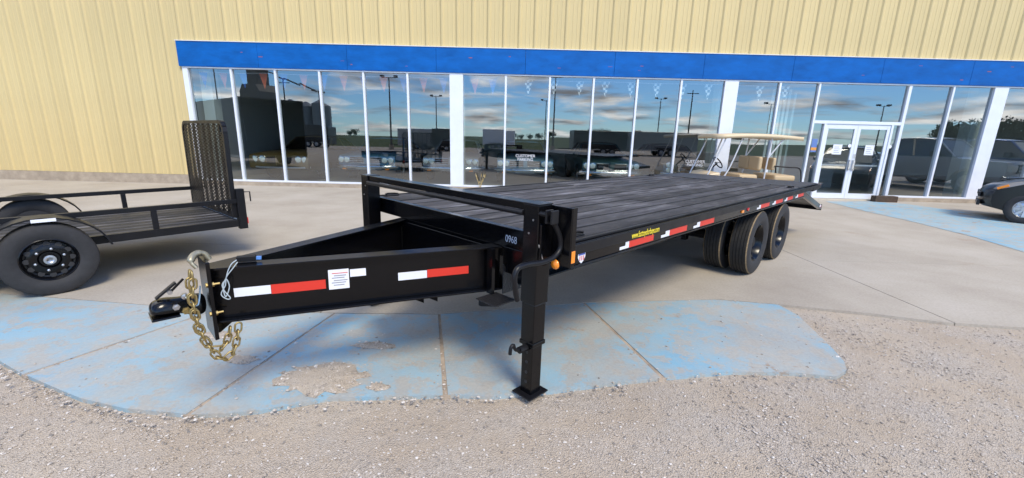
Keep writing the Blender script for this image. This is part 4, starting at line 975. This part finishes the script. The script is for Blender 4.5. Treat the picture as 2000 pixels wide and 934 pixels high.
for sy in (-1, 1):
    y = sy*.52
    for nm, pts in (('front_strut', [(-1.35, y, .62), (-1.30, y, .80), (-1.0, y, 1.45), (-.92, y, 1.69)]), ('front_brace', [(-.92, y, .60), (-.70, y, 1.0), (-.45, y, 1.70)]),
                    ('rear_strut', [(.30, y, .70), (.32, y, 1.2), (.36, y, 1.66), (.30, y, 1.70)]), ('rear_brace', [(.33, y, 1.22), (.70, y, 1.70)])):
        s = MB(); s.tube(bez(pts, 4), .02, 8); s.build(nm, tubem, gc, 60)
    s = MB(); s.tube(bez([(.55, y, 1.02), (.95, y, 1.0), (1.25, y, .98), (1.34, y, .80), (1.38, y, .55)], 5), .016, 8); s.build('arm_rail', satin, gc, 60)
    for k, x0 in enumerate((.10,)):
        yy = sorted((sy*.02, sy*.50)); s = MB(); s.box(.10, .22, yy[0], yy[1], .90, 1.24); s.build('seat_back', tan, gc, bevel=.05, seg=4)
    s = MB(); s.box(.50, .60, *yy, .92, 1.22); s.build('rear_seat_back', tan, gc, bevel=.04, seg=4)
s = MB(); s.box(-.40, .12, -.52, .52, .66, .80); s.build('front_seat', tan, gc, bevel=.05, seg=3)
s = MB(); s.box(.60, 1.20, -.52, .52, .66, .80); s.build('rear_seat', tan, gc, bevel=.05, seg=3)
s = MB(); s.prism([(-1.42, .30), (-1.42, .62), (-1.25, .80), (-.98, .84), (-.92, .36), (-.42, .34), (-.40, .64), (.12, .64), (.58, .64), (.62, .36), (1.35, .36), (1.38, .28), (-1.3, .26)], -.56, .56); s.build('body', cream, gc, bevel=.03)
s = MB(); s.box(.62, 1.5, -.5, .5, .33, .38); s.build('foot_deck', satin, gc)
s = MB(); s.tube([(-.95, .22, .80), (-.68, .22, 1.02)], .02, 8); s.build('steering_column', satin, gc)
s = MB(); c_ = Vector((-.66, .22, 1.04)); ax = Vector((.77, 0, .63)); b1 = Vector((0, 1, 0)); b2 = ax.cross(b1)
s.tube([c_+(b1*math.cos(t)+b2*math.sin(t))*.17 for t in [2*math.pi*i/18 for i in range(18)]], .016, 7, closed=True); s.bar(c_-b1*.17, c_+b1*.17, .03, .015); s.build('steering_wheel', satin, gc)
for x in (-.88, .86):
    for sy in (-1, 1): wheel(gc, x, sy*.48, .225, .225, .18, sy, 'mod', m=steel, treadm=rubber, lugs=4)

# ================================================================== THE LOT BEHIND THE CAMERA (mirrored in the windows)
def virt(px, py, dist):
    """what the glass mirrors at a pixel, dist metres along the view from the camera"""
    d = ray(px, py); d.normalize(); p = CAMP + d*dist; p.y = 2*WALL-p.y; return p
polem = mat('galvanised_pole', (.10, .09, .085), .6, .3)
def lamp_pole(x, y, h=9.0, name_label=''):
    r_ = empty('light_pole', (x, y, GZ), 0, name_label or 'tall twin headed light pole standing in the gravel lot', 'light pole', 'light poles around the gravel lot')
    s = MB(); s.tube([(0, 0, 0), (0, 0, h)], [.11, .06], 10); s.build('pole', polem, r_, 60); s = MB(); s.tube([(0, 0, -.02), (0, 0, .55)], .28, 12); s.build('concrete_base', cur, r_)
    s = MB(); s.bar((-.75, 0, h-.05), (.75, 0, h-.05), .06, .06); s.build('cross_arm', polem, r_)
    for sx in (-1, 1): s = MB(); s.box(sx*.75-.2, sx*.75+.2, -.28, .16, h-.02, h+.2, Matrix.Rotation(R(12), 4, 'X') if False else None); s.build('lamp_head', polem, r_)
for px, py, d in ((758, 147, 53), (845, 184, 74), (620, 178, 70), (1063, 193, 80), (1092, 152, 56), (1283, 197, 78), (1500, 200, 76), (1727, 207, 84), (418, 198, 66)):
    p = virt(px, py, d); lamp_pole(p.x, p.y, p.z-GZ if 7 < p.z < 13 else 9)
def cargo_trailer(loc, rz, L, W_, H_, m, label, nosem=None, open_rear=False):
    c = empty('enclosed_trailer', (loc[0], loc[1], GZ), rz, label, 'cargo trailer', 'enclosed trailers parked in the lot'); z0 = .45
    if open_rear:
        s = MB(); t = .05
        for q in ((-L/2, L/2, -W_/2, -W_/2+t, z0, z0+H_), (-L/2, L/2, W_/2-t, W_/2, z0, z0+H_), (-L/2, L/2, -W_/2+t, W_/2-t, z0+H_-t, z0+H_), (-L/2, L/2, -W_/2+t, W_/2-t, z0, z0+t), (-L/2, -L/2+t, -W_/2+t, W_/2-t, z0+t, z0+H_-t)): s.box(*q)
        s.build('box', m, c)
        for y in (-.45, -.1, .35): s = MB(); s.bar((-L/2+1.0, y, z0+.6), (-L/2+1.0, y+.05, z0+1.7), .05, .03); s.build('hanging_tool', steel, c)
    else:
        s = MB(); s.box(-L/2, L/2, -W_/2, W_/2, z0, z0+H_); s.build('box', m, c, bevel=.08)
    if nosem: s = MB(); s.prism([(-L/2-.5, -W_*.2), (-L/2-.5, W_*.2), (-L/2-.003, W_/2), (-L/2-.003, -W_/2)], z0, z0+H_-.1, axis='z'); s.build('nose', nosem, c)
    for sy in (-1, 1):
        s = MB(); s.box(-L/2+.05, L/2-.05, *sorted((sy*(W_/2+.002), sy*(W_/2+.02))), z0+.02, z0+.12); s.build('lower_trim', steel, c)
        for x in (-.45, .45): wheel(c, x, sy*(W_/2+.13), .34, .34, .2, sy, 'mod', m=steel, treadm=rubber, lugs=5)
        s = MB(); s.box(-.9, .9, *sorted((sy*(W_/2+.021), sy*(W_/2+.26))), .72, .76); s.build('fender', satin, c)
    s = MB(); s.bar((-L/2, 0, .5), (-L/2-1.3, 0, .5), .1, .1); s.build('tongue', satin, c)
    return c
whm = mat('trailer_white', (.62, .64, .66), .4); gym = mat('trailer_grey', (.16, .165, .17), .4); bkm = mat('trailer_black', (.02, .02, .022), .35); rdm = mat('trailer_red', (.30, .03, .03), .4); slm = mat('trailer_silver', (.35, .36, .38), .35, .4)
for px, d, rz, L, H_, m, lab, ns in ((975, 60, 2, 3.7, 2.1, whm, 'plain white enclosed trailer parked in the lot', None), (1180, 46, -4, 6.2, 1.9, bkm, 'long black enclosed trailer parked in the lot', None), (1290, 44, 4, 6.0, 1.75, gym, 'dark grey enclosed trailer parked beside the long black one', None),
                                     (618, 52, 0, 3.6, 1.9, bkm, 'black enclosed trailer with a red front parked in the lot', rdm), (820, 55, 3, 5.0, 2.0, slm, 'silver enclosed trailer parked in the lot', None), (862, 50, 0, 2.4, 2.0, bkm, 'short black enclosed trailer parked beside the silver one', None)):
    p = virt(px, 275, d); cargo_trailer(p, R(rz), L, 2.2, H_, m, lab, ns)
cargo_trailer((-12.6, 4.37), R(40), 6.0, 2.6, 2.45, mat('trailer_charcoal', (.03, .031, .033), .4), 'black enclosed trailer with its rear open, parked beside the utility trailer', None, True)
# grain elevator across the road
p = virt(575, 262, 215); ge = empty('grain_elevator', (p.x, p.y, GZ), R(20), 'grain elevator with steel silos and a tall headhouse across the lot', 'grain elevator'); gm2 = mat('silo_steel', (.20, .21, .22), .5, .4); ghm = mat('headhouse', (.12, .11, .10), .7)
for i in range(4): s = MB(); s.lathe([(0, 4), (12+i % 2, 4), (14+i % 2, .4)], 24, Matrix.Translation((i*8.6-10, 0, 0)), axis='z'); s.build('silo', gm2, ge, 40)
s = MB(); s.box(-27, -15, -5, 5, 0, 18); s.prism([(-27, 18), (-15, 18), (-17, 21), (-25, 21)], -5, 5); s.build('headhouse', ghm, ge)
s = MB(); s.box(-24, -18, -3, 3, 21, 29); s.build('cupola', ghm, ge)
for i in range(4): s = MB(); s.bar((-21+i*8.6, 0, 28-i*2.2), (-12.4+i*8.6, 0, 25.8-i*2.6), .5, .5); s.build('spout', ghm, ge)
# trees
leafm = mat('tree_leaves', (.045, .075, .022), .8, noise=.5, nscale=.6); barkm = mat('bark', (.06, .045, .03), .9)
def tree_mesh(seed, n=1500):
    rd = random.Random(seed); V, F = [], []; lobes = [(Vector((rd.uniform(-.55, .55), rd.uniform(-.55, .55), rd.uniform(.35, .85))), rd.uniform(.22, .42)) for _ in range(12)]
    for _ in range(n):
        c, r_ = rd.choice(lobes); d = Vector((rd.gauss(0, 1), rd.gauss(0, 1), rd.gauss(0, 1))).normalized(); p = c + d*r_*rd.uniform(.55, 1.02); p.z = max(.16, p.z)
        a = Vector((rd.gauss(0, 1), rd.gauss(0, 1), rd.gauss(0, 1))).normalized(); b = a.orthogonal().normalized(); b2 = a.cross(b); q = rd.uniform(.03, .06); k = len(V)
        V += [tuple(p+b*q), tuple(p+b2*q*.7), tuple(p-b*q), tuple(p-b2*q*.7)]; F.append((k, k+1, k+2, k+3))
    me = bpy.data.meshes.new('crown'); me.from_pydata(V, [], F); me.materials.append(leafm); return me
tms = [tree_mesh(i) for i in range(3)]
s = MB(); s.tube([(0, 0, 0), (.01, 0, .3), (0, .02, .6)], [.05, .035, .015], 7); s.tube([(0, 0, .25), (.2, .1, .55)], [.025, .008], 6); s.tube([(0, 0, .3), (-.2, -.08, .6)], [.025, .008], 6)
tk = s.build('trunk', barkm); tkm = tk.data; bpy.data.objects.remove(tk)
TL = [(1843, 150, 6), (1868, 156, 7.5), (1900, 150, 7), (1935, 154, 7.5), (1968, 150, 8), (2005, 152, 7.5)] + [(x, 620, h) for x, h in ((1000, 9), (1012, 7), (1030, 8), (1046, 9), (1078, 8), (1086, 9), (1150, 11), (1160, 13), (1172, 14), (1184, 12), (692, 9), (684, 7))]
for i, (px, d, h) in enumerate(TL):
    p = virt(px, 268+.0247*(px-1000), d); far = d > 300
    t = empty('tree', (p.x, p.y, GZ), i*1.3, ('leafy dark green tree in the far field edge row' if far else 'leafy green tree standing beyond the parked pickups'), 'tree', 'far field trees' if far else 'trees beyond the pickups'); t.scale = (h*.8, h*.8, h)
    link('crown', tms[i % 3], None, t); link('trunk', tkm, None, t)
# power line across the lot
for k, (px, d) in enumerate(((560, 95), (1340, 95))):
    p = virt(px, 262, d); u_ = empty('utility_pole', (p.x, p.y, GZ), 0, 'wooden utility pole with cross arm beside the road', 'utility pole', 'utility poles')
    s = MB(); s.tube([(0, 0, -.03), (0, 0, 11)], [.16, .1], 8); s.build('pole', barkm, u_); s = MB(); s.bar((-1.2, 0, 10.4), (1.2, 0, 10.4), .12, .12); s.build('cross_arm', barkm, u_)
